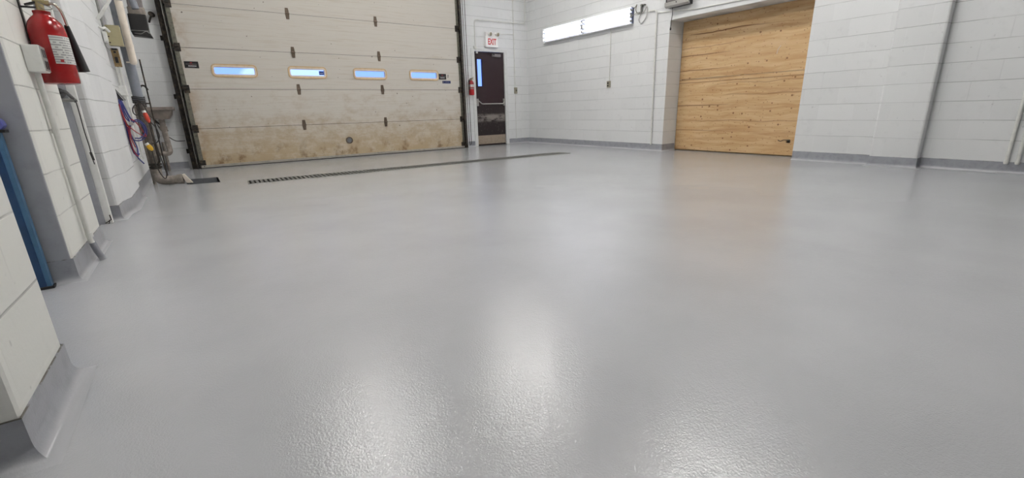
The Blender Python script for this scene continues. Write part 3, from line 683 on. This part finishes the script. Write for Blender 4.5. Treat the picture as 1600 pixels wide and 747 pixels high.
bm = BM(); tube(bm, catmull([(PX-.004, 3.1, .235), (PX-.01, 3.16, .245), (PX-.006, 3.21, .225), (PX-.005, 3.25, .24)]), .005, 6); tag(obj('wire_end', bm, M_TRACK, smooth=True), 'dark wire end poking from the hole in the lower plywood', 'wire')

# ------------------------------------------------------------------ floor drains
ax = Vector((5.60-.455, 6.06-6.26, 0)); Lx = ax.length; ax.normalize(); ay = Vector((-ax.y, ax.x, 0)); o0 = Vector((.455, 6.26, 0))
def T(a, b, z): return o0+ax*a+ay*b+Vector((0, 0, z))
bm = BM()
def obox(bm, a0, a1, b0, b1, z0, z1):
    v = [bm.verts.new(T(a, b, z)) for z in (z0, z1) for a, b in ((a0, b0), (a1, b0), (a1, b1), (a0, b1))]
    for q in ((0,3,2,1),(4,5,6,7),(0,1,5,4),(1,2,6,5),(2,3,7,6),(3,0,4,7)): bm.faces.new([v[i] for i in q])
W = .36
obox(bm, 0, Lx, -.02, 0.0, -.16, -.001); obox(bm, 0, Lx, W, W+.02, -.16, -.001); obox(bm, -.02, 0, -.02, W+.02, -.16, -.001); obox(bm, Lx, Lx+.02, -.02, W+.02, -.16, -.001); obox(bm, -.02, Lx+.02, -.02, W+.02, -.18, -.16)
obj('trim_3', bm, M_DARK, kind='structure')
ng = 5; gl = Lx/ng
names = ['steel trench grate at the left end of the floor drain, nearest the sump pit', 'second steel trench grate from the left end of the floor drain', 'middle steel trench grate of the floor drain', 'second steel trench grate from the right end of the floor drain', 'steel trench grate at the right end of the floor drain']
for i in range(ng):
    bm = BM(); a0 = gl*i+.003; a1 = gl*(i+1)-.003
    obox(bm, a0, a1, .004, .03, -.028, .002); obox(bm, a0, a1, W-.03, W-.004, -.028, .002); obox(bm, a0, a0+.012, .03, W-.03, -.028, .002); obox(bm, a1-.012, a1, .03, W-.03, -.028, .002)
    nb = 20
    for k in range(1, nb):
        c = a0+(a1-a0)*k/nb; obox(bm, c-.014, c+.014, .03, W-.03, -.026, .001)
    tag(obj('drain_grate', bm, M_GRATE), names[i], 'drain grate', 'trench drain grates')
bm = BM()
pv = [Vector((x, y, 0)) for x, y in PIT]
for i in range(4):
    a, b = pv[i], pv[(i+1) % 4]; d = (b-a).normalized(); n = Vector((d.y, -d.x, 0))*.02
    prism(bm, [a, b, b+n, a+n], (0, 0, -.12))
prism(bm, [p+Vector((0, 0, -.12)) for p in pv], (0, 0, -.02)); obj('trim_4', bm, M_PITGREY, kind='structure')

# ------------------------------------------------------------------ left wall: blue post
t = thing('blue_post', 'blue steel post standing behind the near white pier', 'post', (-.75, 2.98, 0))
bm = BM(); box(bm, -.80, -.715, 2.96, 3.0, 0.012, .745); obj('post_body', bm, M_BLUE, t, bevel=.003)
bm = BM(); box(bm, -.715, -.698, 2.965, 3.0, 0.012, .745); obj('post_edge', bm, M_BLUE2, t)
bm = BM(); box(bm, -.80, -.69, 2.955, 3.01, 0, .012); obj('foot_plate', bm, M_BLACK, t)
bm = BM(); box(bm, -.80, -.678, 2.955, 3.01, .745, .757); obj('black_band', bm, M_BLACK, t)
bm = BM(); prism(bm, [(-.80, 2.955, .757), (-.69, 2.955, .757), (-.674, 2.955, .775), (-.680, 2.955, .80), (-.70, 2.955, .818), (-.80, 2.955, .84)], (0, .05, 0)); obj('cap', bm, M_LAV, t, bevel=.006)

# pipe with electrical box, on the left block
t = thing('electrical_box', 'white square electrical box with slotted side beside the large red extinguisher', 'electrical box', (-.60, 3.36, 1.03))
bm = BM(); box(bm, -.609, -.545, 3.30, 3.40, 1.03, 1.158); obj('box', bm, M_WHITE, t, bevel=.004)
bm = BM(); box(bm, -.545, -.541, 3.305, 3.395, 1.035, 1.153); fp = obj('face_plate', bm, M_SILVER, t)
for y in (3.314, 3.355):
    for z in (1.045, 1.1):
        bm = BM(); box(bm, -.541, -.5395, y, y+.026, z, z+.04); obj('socket', bm, M_BLACKPL, fp)
ct = pipe_thing('conduit', [(-.588, 3.36, 1.03), (-.588, 3.385, .14), (-.582, 3.39, .10)], .013, M_CONDUIT, 'white conduit running from the electrical box down the left block', brad=.02, straps=[((-.588, 3.368, .74), (0, 0, 1)), ((-.585, 3.385, .16), (0, 0, 1))])
bm = BM(); tube(bm, [(-.583, 3.39, .115), (-.575, 3.40, .06), (-.562, 3.415, .004)], .017, 12); tag(obj('conduit_foot', bm, M_BASE, ct, smooth=True), 'grey painted lower end')

# large red CO2 extinguisher
ex, ey = -.532, 3.53
t = thing('fire_extinguisher', 'large red fire extinguisher with black horn hanging on the left wall', 'fire extinguisher', (ex, ey, .985))
bm = BM(); rr = .077
lathe(bm, [(rr-.012, 0), (rr-.002, .004), (rr, .014), (rr, .255), (rr*.97, .28), (rr*.86, .308), (rr*.66, .33), (rr*.48, .342), (rr*.44, .35), (rr*.46, .356), (rr*.46, .364), (rr*.3, .366)], (ex, ey, .985), seg=48); obj('cylinder', bm, M_RED, t, smooth=True)
bm = BM(); n = 16; V = []
for j in range(2):
    V.append([bm.verts.new((ex+(rr+.0012)*math.cos(a), ey+(rr+.0012)*math.sin(a), (1.225, 1.085)[j])) for a in [math.radians(-82+100*k/n) for k in range(n+1)]])
for k in range(n): bm.faces.new((V[0][k], V[0][k+1], V[1][k+1], V[1][k]))
obj('instruction_label', bm, M_LABEL, t, smooth=True)
bm = BM(); box(bm, -.02, .02, -.0006, .0006, -.007, .007)
am = math.radians(-62); Mx = Matrix.Translation((ex+(rr+.002)*math.cos(am), ey+(rr+.002)*math.sin(am), 1.1)) @ Matrix.Rotation(am+math.pi/2, 4, 'Z') @ Matrix.Diagonal((.35, 1, 1, 1))
bmesh.ops.transform(bm, matrix=Mx, verts=bm.verts); obj('label_mark', bm, M_STKR, t)
bm = BM(); cyl(bm, (ex, ey, 1.35), (ex, ey, 1.40), .017); cyl(bm, (ex, ey, 1.395), (ex, ey, 1.43), .024); tube(bm, [(ex, ey, 1.392), (ex+.04, ey, 1.392)], .013, 10); obj('valve', bm, M_BRASS, t, smooth=True)
bm = BM(); prism(bm, [(ex-.01, ey-.012, 1.43), (ex-.10, ey-.012, 1.40), (ex-.10, ey-.012, 1.408), (ex, ey-.012, 1.452)], (0, .024, 0)); prism(bm, [(ex-.01, ey-.012, 1.385), (ex-.055, ey-.012, 1.372), (ex-.055, ey-.012, 1.38), (ex, ey-.012, 1.4)], (0, .024, 0)); obj('lever', bm, M_BLACKPL, t)
bm = BM(); tube(bm, catmull([(ex+.03, ey, 1.392), (-.475, ey, 1.389), (-.458, 3.54, 1.366), (-.453, 3.56, 1.33), (-.452, 3.58, 1.295)]), .0065, 10); obj('discharge_tube', bm, M_CHROME, t, smooth=True)
bm = BM(); lathe(bm, [(.009, 0), (.012, .01), (.0135, .03), (.026, .24), (.0275, .243), (.024, .238), (.02, .2)], (-.456, 3.585, 1.298), (.015, .05, -.243), seg=24); obj('horn', bm, M_BLACKPL, t, smooth=True)
bm = BM(); box(bm, -.612, -.604, 3.515, 3.545, 1.2, 1.42); box(bm, -.612, ex, 3.522, 3.538, 1.362, 1.37); obj('wall_bracket', bm, M_BLACKPL, t)
bm = BM(); tube(bm, catmull([(ex, ey-.02, 1.39), (ex+.03, ey-.03, 1.375), (ex+.05, ey-.03, 1.36), (ex+.02, ey-.03, 1.355), (ex, ey-.02, 1.37)]), .0022, 6); obj('pin_ring', bm, M_STEEL, t)

# ------------------------------------------------------------------ small roll door track in the second recess
t = thing('side_door_post', 'white steel door post with channel in the recess behind the large extinguisher', 'door post', (-.70, 4.69, 0))
bm = BM(); box(bm, -.735, -.69, 4.64, 4.70, 0, 2.6); obj('post_web', bm, M_JAMB, t, bevel=.002)
bm = BM(); box(bm, -.69, -.645, 4.655, 4.70, 0, 2.6); obj('post_flange', bm, M_WHITE, t, bevel=.002)
bm = BM(); box(bm, -.82, -.735, 4.66, 4.70, 0, 2.6); tag(obj('dark_gap_liner', bm, M_WOOD, t), 'brown strip behind post')
bm = BM(); tube(bm, [(-.66, 4.645, .03), (-.668, 4.64, .0), (-.69, 4.64, .006), (-.65, 4.64, .03), (-.652, 4.64, .07)], .004, 6); obj('foot_wire', bm, M_TRACK, t)
t = thing('door_bracket', 'dark perforated bracket with steel lever at the top of the white door post', 'bracket', (-.71, 4.6, .92))
bm = BM(); prism(bm, [(-.765, 4.62, 1.05), (-.70, 4.62, 1.01), (-.695, 4.62, .975), (-.715, 4.62, .955), (-.745, 4.62, .935), (-.76, 4.62, .98)], (0, .012, 0)); obj('plate', bm, M_DKSTEEL, t)
bm = BM()
for x, z in ((-.722, .99), (-.742, .99), (-.738, .955)): cyl(bm, (x, 4.619, z), (x, 4.612, z), .008, seg=12)
obj('bolt', bm, M_BLACK, t)
bm = BM(); tube(bm, catmull([(-.715, 4.60, 1.0), (-.69, 4.60, .995), (-.665, 4.60, .955), (-.648, 4.60, .925)]), .011, 8); obj('lever_arm', bm, M_DKSTEEL, t, smooth=True)
bm = BM(); box(bm, -.745, -.645, 4.59, 4.62, .925, .95); obj('cross_bar', bm, M_STEEL, t, bevel=.006)
bm = BM(); tube(bm, catmull([(-.65, 4.6, .93), (-.652, 4.62, .85), (-.655, 4.63, .72), (-.652, 4.63, .6), (-.655, 4.63, .53), (-.65, 4.62, .47)]), .0035, 6); tube(bm, [(-.655, 4.63, .56), (-.648, 4.62, .5)], .008, 6); obj('cable', bm, M_CABLE, t)

# ------------------------------------------------------------------ plumbing and electrics in the far left corner
pipe_thing('drain_stack', [(-.44, 7.02, 4.55), (-.44, 7.02, 1.0)], .050, M_GREYPIPE, 'tall grey drain stack in the far left corner beside the sink', 'pipe', straps=[((-.44, 7.02, 2.6), (0, 0, 1))])
st_ = bpy.data.objects['drain_stack']; bm = BM(); cyl(bm, (-.44, 7.02, 1.0), (-.44, 7.02, .275), .044, seg=20)
for z in (.98, .62): cyl(bm, (-.44, 7.02, z-.03), (-.44, 7.02, z+.03), .05, seg=20)
tag(obj('lower_pipe', bm, M_DIRTPIPE, st_, smooth=True), 'dark dirty lower length')
pipe_thing('water_pipe', [(-.385, 6.93, .83), (-.385, 6.93, .30), (-.40, 6.96, .28)], .013, M_TRACK, 'dark pipe running down the front of the drain stack', 'pipe', straps=[((-.385, 6.93, .8), (0, 0, 1)), ((-.385, 6.93, .55), (0, 0, 1))])
t = thing('floor_drain_pipe', 'dusty grey elbow pipe bending from the stack along the floor into the pit', 'pipe', (-.44, 7.02, 0))
bm = BM(); lathe(bm, [(.054, 0), (.054, .01), (.066, .012), (.066, .03), (.05, .032), (.05, .045), (.066, .047), (.066, .065), (.052, .07)], (-.44, 7.02, .205), seg=24); obj('flange', bm, M_TRACK, t, smooth=True)
bm = BM(); tube(bm, bend([(-.44, 7.02, .21), (-.445, 7.02, .057), (-.23, 6.98, .06)], .09, 10), .052, 20); obj('elbow', bm, M_OLDPIPE, t, smooth=True)
bm = BM(); cyl(bm, (-.25, 6.985, .062), (-.19, 6.975, .062), .06, seg=20); tag(obj('collar', bm, M_OLDPIPE, t), 'thicker collar')
bm = BM(); prism(bm, [(-.20, 6.93, .115), (-.17, 6.93, .12), (-.10, 6.93, .004), (-.17, 6.93, .01)], (0, .07, 0)); tag(obj('spout_flap', bm, M_PVC, t, bevel=.004), 'pale slanting end flap')
ip_ = pipe_thing('insulated_pipe', [(-.395, 6.9, 2.06), (-.395, 6.9, 1.44)], .036, M_PVC, 'short fat cream pipe section ending in a rounded cap in the left corner', 'pipe', straps=[((-.395, 6.9, 1.6), (0, 0, 1))])
bm = BM(); lathe(bm, [(.036, 0), (.034, .02), (.026, .035), (.01, .042)], (-.395, 6.9, 1.44), (0, 0, -1), 20); cyl(bm, (-.46, 6.9, 1.425), (-.40, 6.9, 1.425), .007); obj('end_cap', bm, M_PVC, ip_, smooth=True)
bm = BM(); tube(bm, catmull([(-.395, 6.9, 2.065), (-.38, 6.9, 2.13), (-.34, 6.92, 2.2), (-.28, 6.95, 2.1), (-.26, 6.95, 2.0)]), .034, 14); tag(obj('flexible_elbow', bm, M_GREYPIPE, ip_, smooth=True), 'grey flexible elbow')
t = thing('exhaust_duct', 'grey box duct with torn black rubber skirt high left of the overhead door', 'duct', (-.26, 7.2, 1.72))
bm = BM(); box(bm, -.335, -.195, 7.12, 7.28, 2.04, 3.2); obj('duct_body', bm, M_BOXGREY, t, bevel=.01)
bm = BM(); box(bm, -.345, -.185, 7.11, 7.29, 1.97, 2.05); obj('duct_collar', bm, M_OLDPIPE, t, bevel=.006)
bm = BM(); V = []
sec = [(-.355, 7.10), (-.185, 7.10), (-.185, 7.30), (-.355, 7.30)]; sec2 = [(-.35, 7.1), (-.19, 7.1), (-.19, 7.3), (-.35, 7.3)]
A = [bm.verts.new((x, y, 1.975)) for x, y in sec]; B = [bm.verts.new((x, y, 1.79)) for x, y in [(-.36, 7.1), (-.19, 7.1), (-.19, 7.3), (-.36, 7.3)]]
C_ = [bm.verts.new(p) for p in [(-.35, 7.1, 1.745), (-.165, 7.1, 1.725), (-.165, 7.3, 1.74), (-.35, 7.3, 1.75)]]
for P_, Q_ in ((A, B), (B, C_)):
    for i in range(4): bm.faces.new((P_[i], P_[(i+1) % 4], Q_[(i+1) % 4], Q_[i]))
bm.faces.new(A[::-1]); bm.faces.new(C_)
tag(obj('rubber_skirt', bm, M_BLACK, t, bevel=.008), 'black rubber skirt')
bm = BM(); tube(bm, [(-.36, 7.097, 1.795), (-.19, 7.097, 1.797)], .004, 6); tube(bm, catmull([(-.33, 7.096, 1.765), (-.27, 7.09, 1.762), (-.22, 7.09, 1.79), (-.19, 7.095, 1.77)]), .004, 6); obj('skirt_clip', bm, M_STEEL, t)
bm = BM(); lathe(bm, [(.03, 0), (.045, .012), (.03, .03), (.012, .034)], (-.17, D-.03, 2.3), (.5, -1, .4), 16); tube(bm, [(-.17, D-.03, 2.3), (-.205, D-.03, 2.22), (-.215, D-.001, 2.20)], .013, 8); tube(bm, [(-.255, D-.02, 2.33), (-.262, D-.02, 2.15)], .008, 6)
tag(obj('hook_bracket', bm, M_TRACK, smooth=True), 'small black mushroom shaped hook on the wall left of the overhead door', 'hook')

# boxes and board on the left wall
t = thing('electrical_box', 'olive painted metal box in the far left corner above the hoses', 'electrical box', (-.49, 6.74, 1.57))
bm = BM(); box(bm, -.548, -.432, 6.70, 6.80, 1.575, 1.775); obj('box', bm, M_OLIVE, t, bevel=.004)
bm = BM(); box(bm, -.55, -.43, 6.694, 6.70, 1.573, 1.777); lidm = obj('cover', bm, M_OLIVE, t, bevel=.002)
for z in (1.6, 1.66, 1.75):
    bm = BM(); cyl(bm, (-.538, 6.694, z), (-.538, 6.688, z), .007, seg=8); obj('screw', bm, M_BLACK, lidm)
bm = BM(); box(bm, -.582, -.552, 6.62, 6.70, 1.59, 1.70)
for z in (1.6, 1.64, 1.68): cyl(bm, (-.557, 6.62, z), (-.557, 6.612, z), .008, seg=8)
box(bm, -.575, -.54, 6.60, 6.62, 1.598, 1.692)
tag(obj('junction_box', bm, M_WHITE, bevel=.003), 'white junction box left of the olive box in the corner', 'junction box')
t = thing('wiring_board', 'narrow brown mounting board under the olive box', 'board', (-.525, 6.77, 1.36))
bm = BM(); box(bm, -.556, -.494, 6.75, 6.80, 1.362, 1.55); obj('board', bm, M_WOOD, t, bevel=.003)
for a in ((-.535, -.515, 1.5, 1.52), (-.538, -.512, 1.40, 1.46), (-.545, -.50, 1.53, 1.549)):
    bm = BM(); box(bm, a[0], a[1], 6.735, 6.75, a[2], a[3]); obj('terminal', bm, M_BLACKPL, t)
pipe_thing('conduit', [(-.548, 6.77, 1.362), (-.546, 6.77, .35)], .010, M_CONDUIT, 'left of two thin conduits below the brown board in the corner')
pipe_thing('conduit', [(-.52, 6.77, 1.362), (-.518, 6.77, .35)], .010, M_CONDUIT, 'right of two thin conduits below the brown board in the corner')
pipe_thing('conduit', [(-.56, 6.3, 1.76), (-.50, 6.3, 1.84), (-.42, 6.3, 1.96), (-.38, 6.6, 2.3)], .015, M_CONDUIT, 'white conduit slanting up to the right above the olive box', brad=.03)
pipe_thing('conduit', [(-.555, 6.62, 4.5), (-.555, 6.63, 1.70)], .012, M_STEEL, 'bare metal conduit rising from the white junction box in the corner')
bm = BM(); tube(bm, catmull([(-.565, 6.33, 1.70), (-.545, 6.34, 1.685), (-.525, 6.38, 1.70), (-.50, 6.42, 1.67)]), .012, 8); tag(obj('cable_whip', bm, M_CONDUIT, smooth=True), 'short white cable curl above the white junction box', 'cable')
bm = BM(); box(bm, -.555, -.495, 6.56, 6.66, 1.05, 1.155); box(bm, -.535, -.505, 6.57, 6.62, .93, 1.05); tag(obj('outlet_box', bm, M_WHITE, bevel=.004), 'white outlet box just above the blue and red hoses', 'electrical box')
# hose rack + hoses
t = thing('hose_hanger', 'dark triangular hose bracket holding the blue hoses on left wall', 'hose bracket', (-.575, 6.55, 1.0))
bm = BM(); prism(bm, [(-.60, 6.56, 1.12), (-.54, 6.56, 1.0), (-.585, 6.56, .985), (-.60, 6.56, 1.0)], (0, .012, 0)); obj('plate', bm, M_BLACKPL, t)
bm = BM(); prism(bm, [(-.596, 6.545, 1.115), (-.53, 6.545, .995), (-.52, 6.545, 1.005), (-.59, 6.545, 1.125)], (0, .03, 0)); obj('rim', bm, M_STEEL, t)
def hoses(name, m, lab, runs, rad=.0062):
    bm = BM()
    for rn in runs: tube(bm, catmull(rn, 6), rad, 8)
    return tag(obj(name, bm, m, smooth=True), lab, 'hose')
hoses('hose', M_HOSEB, 'dark blue hose bundle hanging in the left corner', [
 [(-.575, 6.5, 1.01), (-.578, 6.5, .88), (-.575, 6.5, .745), (-.578, 6.5, .6), (-.572, 6.5, .5), (-.565, 6.5, .435), (-.54, 6.5, .41), (-.52, 6.5, .43)],
 [(-.565, 6.5, .99), (-.55, 6.49, .86), (-.533, 6.48, .763), (-.57, 6.48, .608), (-.572, 6.48, .49), (-.544, 6.48, .395), (-.50, 6.48, .314)],
 [(-.56, 6.51, 1.0), (-.545, 6.5, .92), (-.53, 6.49, .84), (-.515, 6.49, .79), (-.52, 6.49, .75)],
 [(-.57, 6.48, .98), (-.565, 6.47, .9), (-.555, 6.47, .82), (-.535, 6.47, .78)],
 [(-.524, 6.45, .762), (-.48, 6.44, .79), (-.443, 6.44, .785), (-.405, 6.44, .72), (-.415, 6.44, .63), (-.47, 6.44, .575), (-.535, 6.44, .585), (-.548, 6.45, .676), (-.518, 6.45, .762)],
 [(-.574, 6.47, .99), (-.577, 6.46, .85), (-.570, 6.45, .7), (-.565, 6.46, .55), (-.56, 6.47, .47), (-.535, 6.47, .42), (-.525, 6.47, .50), (-.545, 6.46, .62), (-.56, 6.45, .72)],
 [(-.56, 6.52, 1.0), (-.55, 6.52, .95), (-.535, 6.51, .88), (-.52, 6.50, .82), (-.50, 6.46, .79)],
 [(-.53, 6.43, .75), (-.48, 6.42, .775), (-.44, 6.42, .765), (-.42, 6.42, .71), (-.425, 6.42, .65), (-.47, 6.42, .6), (-.52, 6.42, .6)]])
hoses('hose', M_HOSER, 'thin red hose tangled with the blue hoses in the left corner', [
 [(-.578, 6.46, .96), (-.574, 6.45, .82), (-.552, 6.44, .743), (-.49, 6.42, .66), (-.42, 6.42, .613), (-.44, 6.42, .684), (-.48, 6.42, .774), (-.515, 6.43, .80)],
 [(-.566, 6.45, .78), (-.56, 6.45, .676), (-.565, 6.45, .559), (-.555, 6.45, .447), (-.53, 6.45, .40)],
 [(-.575, 6.44, .9), (-.56, 6.43, .78), (-.545, 6.43, .7), (-.55, 6.43, .6), (-.535, 6.44, .5)]], .005)
bm = BM(); box(bm, -.535, -.50, 6.40, 6.47, .735, .775); tag(obj('hose_coupling', bm, M_SILVER, bevel=.008), 'pale clip on top of the blue hose loop', 'coupling')
# cables wrapped around the stack
bm = BM()
for z in (.99, 1.01, 1.03, 1.05):
    tube(bm, [(-.44+.06*math.cos(a), 7.02+.06*math.sin(a), z+.006*math.sin(a*2)) for a in [i*math.pi/12 for i in range(25)]], .006, 6)
tube(bm, catmull([(-.44, 6.95, 1.0), (-.50, 6.93, .94), (-.515, 6.93, .88), (-.49, 6.93, .845), (-.45, 6.93, .89), (-.445, 6.94, .97)]), .006, 6)
tube(bm, catmull([(-.43, 6.95, 1.0), (-.40, 6.93, .95), (-.39, 6.93, .88), (-.42, 6.93, .83), (-.46, 6.93, .86), (-.455, 6.94, .97)]), .006, 6)
tag(obj('coiled_cable', bm, M_CABLE, smooth=True), 'black cable coiled around the grey drain stack', 'cable')
def plug(name, m, a, b, r1, lab):
    t = thing(name, lab, 'plug', b); bm = BM(); a = Vector(a); b = Vector(b); d = b-a
    lathe(bm, [(r1*.55, 0), (r1*.95, d.length*.15), (r1, d.length*.6), (r1*.7, d.length*.85), (r1*.4, d.length)], a, d, 16); obj('plug_body', bm, m, t, smooth=True)
    bm = BM(); cyl(bm, a-d.normalized()*.02, a+d.normalized()*.005, r1*.8, seg=16); obj('plug_collar', bm, M_WHITE, t); return t
op_ = plug('power_plug', M_ORANGE, (-.405, 6.8, .875), (-.382, 6.8, .755), .024, 'orange plug hanging beside the drain stack below the sink rim')
yp_ = plug('power_plug', M_YELLOW, (-.45, 6.78, .51), (-.415, 6.78, .44), .026, 'yellow plug hanging beside the drain stack below the hoses')
def cord(pts, parent, rad=.006):
    bm = BM(); tube(bm, catmull(pts), rad, 8); return obj('cord', bm, M_CABLE, parent, smooth=True)
cord([(-.385, 6.80, .77), (-.385, 6.8, .66), (-.372, 6.8, .535), (-.358, 6.8, .362), (-.345, 6.8, .23), (-.34, 6.8, .152), (-.362, 6.8, .10), (-.395, 6.8, .158), (-.42, 6.8, .29), (-.422, 6.8, .44)], yp_)
cord([(-.371, 6.78, .77), (-.332, 6.78, .695), (-.321, 6.78, .6), (-.353, 6.78, .533), (-.41, 6.78, .515)], op_)
bm = BM(); tube(bm, catmull([(-.42, 8.80, .76), (-.40, 8.80, .70), (-.37, 8.75, .622), (-.30, 8.76, .53), (-.221, 8.8, .465), (-.11, 8.85, .458)]), .006, 8)
tag(obj('loose_cable', bm, M_CABLE, smooth=True), 'black cable strung below the sink to the left door track', 'cable')
# slim black riser pipes beside the stack
pipe_thing('water_pipe', [(-.355, 7.3, 1.5), (-.36, 7.3, .0)], .008, M_TRACK, 'slim dark riser pipe right of the grey drain stack', 'pipe')
pipe_thing('water_pipe', [(-.50, 7.2, .95), (-.50, 7.2, .0)], .018, M_OLDPIPE, 'dusty riser pipe just left of the grey drain stack', 'pipe')
# sink
t = thing('wall_sink', 'small grey stained wall sink with trap left of the overhead door', 'sink', (-.33, 8.75, .79))
def rrect2(x0, x1, y0, y1, z, rad, n=4): return [(x, y, z) for x, y in rrect(x0, x1, y0, y1, rad, n)]
bm = BM(); rings = []
for (dx, z) in ((0, .925), (0, .968), (.02, .97), (.028, .95), (.05, .86), (.10, .835)):
    rings.append([bm.verts.new(p) for p in rrect2(-.515+dx, -.148-dx, 8.45+dx, 8.98-dx, z, .03)])
outer = [[bm.verts.new(p) for p in rrect2(-.515+dx, -.148-dx, 8.45+dx, 8.98-dx, z, .03)] for dx, z in ((.03, .925), (.04, .86), (.085, .80), (.12, .795))]
n = len(rings[0])
for A, B in list(zip(rings, rings[1:]))+list(zip(outer, outer[1:]))+[(rings[0], outer[0])]:
    for i in range(n): bm.faces.new((A[i], A[(i+1) % n], B[(i+1) % n], B[i]))
bm.faces.new(rings[-1]); bm.faces.new(outer[-1]); obj('basin', bm, M_SINK, t, smooth=True)
bm = BM(); tube(bm, bend([(-.335, 8.65, .80), (-.335, 8.65, .64), (-.32, 8.65, .29), (-.45, 8.65, .29), (-.46, 8.65, .43), (-.575, 8.65, .445)], .075, 8), .038, 16); obj('trap', bm, M_OLDPIPE, t, smooth=True)
for a, b, rr_ in (((-.335, 8.65, .745), (-.335, 8.65, .80), .028), ((-.335, 8.65, .64), (-.335, 8.65, .69), .047), ((-.462, 8.65, .36), (-.46, 8.65, .40), .046)):
    bm = BM(); cyl(bm, a, b, rr_); obj('coupling_nut', bm, M_SINK, t)
bm = BM(); tube(bm, bend([(-.50, 8.85, .96), (-.51, 8.85, 1.23), (-.485, 8.8, 1.285), (-.44, 8.76, 1.28), (-.415, 8.74, 1.22)], .03), .013, 10); cyl(bm, (-.50, 8.85, .96), (-.50, 8.85, 1.02), .022); box(bm, -.54, -.44, 8.84, 8.86, 1.02, 1.04); obj('faucet', bm, M_TRACK, t, smooth=True)
bm = BM(); tube(bm, [(-.43, 8.7, .80), (-.30, 8.85, .62)], .012, 8); obj('wall_strut', bm, M_TRACK, t)
bm = BM(); tube(bm, [(-.40, 9.0, .45), (-.40, 9.0, .0)], .02, 8); tag(obj('capped_pipe', bm, M_OLDPIPE, smooth=True), 'short dusty vertical pipe stub behind the sink trap', 'pipe')

# ------------------------------------------------------------------ ceiling lights (seen as reflections in the floor)
def ceiling_light(x, y, lab):
    t = thing('ceiling_light', lab, 'light fixture', (x, y, H-.17), 'ceiling lights')
    bm = BM(); prism(bm, [(x-.26, y-.6, H-.17), (x-.22, y-.6, H-.11), (x+.22, y-.6, H-.11), (x+.26, y-.6, H-.17), (x+.16, y-.6, H-.03), (x-.16, y-.6, H-.03)], (0, 1.2, 0)); obj('housing', bm, M_REFL, t)
    for yy in (y-.45, y+.45):
        bm = BM(); cyl(bm, (x, yy, H-.04), (x, yy, H), .012, seg=8); obj('hanger', bm, M_STEEL, t)
    for dx in (-.15, -.05, .05, .15):
        bm = BM(); cyl(bm, (x+dx, y-.57, H-.145), (x+dx, y+.57, H-.145), .02, seg=12); obj('tube', bm, M_CTUBE, t, smooth=True)
for x, y, lab in ((4.6, 6.1, 'ceiling light over the far right of the floor'), (1.6, 6.1, 'ceiling light over the far left of the floor'),
                  (4.6, 2.2, 'ceiling light over the middle right of the floor'), (1.6, 2.2, 'ceiling light over the middle left of the floor')):
    ceiling_light(x, y, lab)
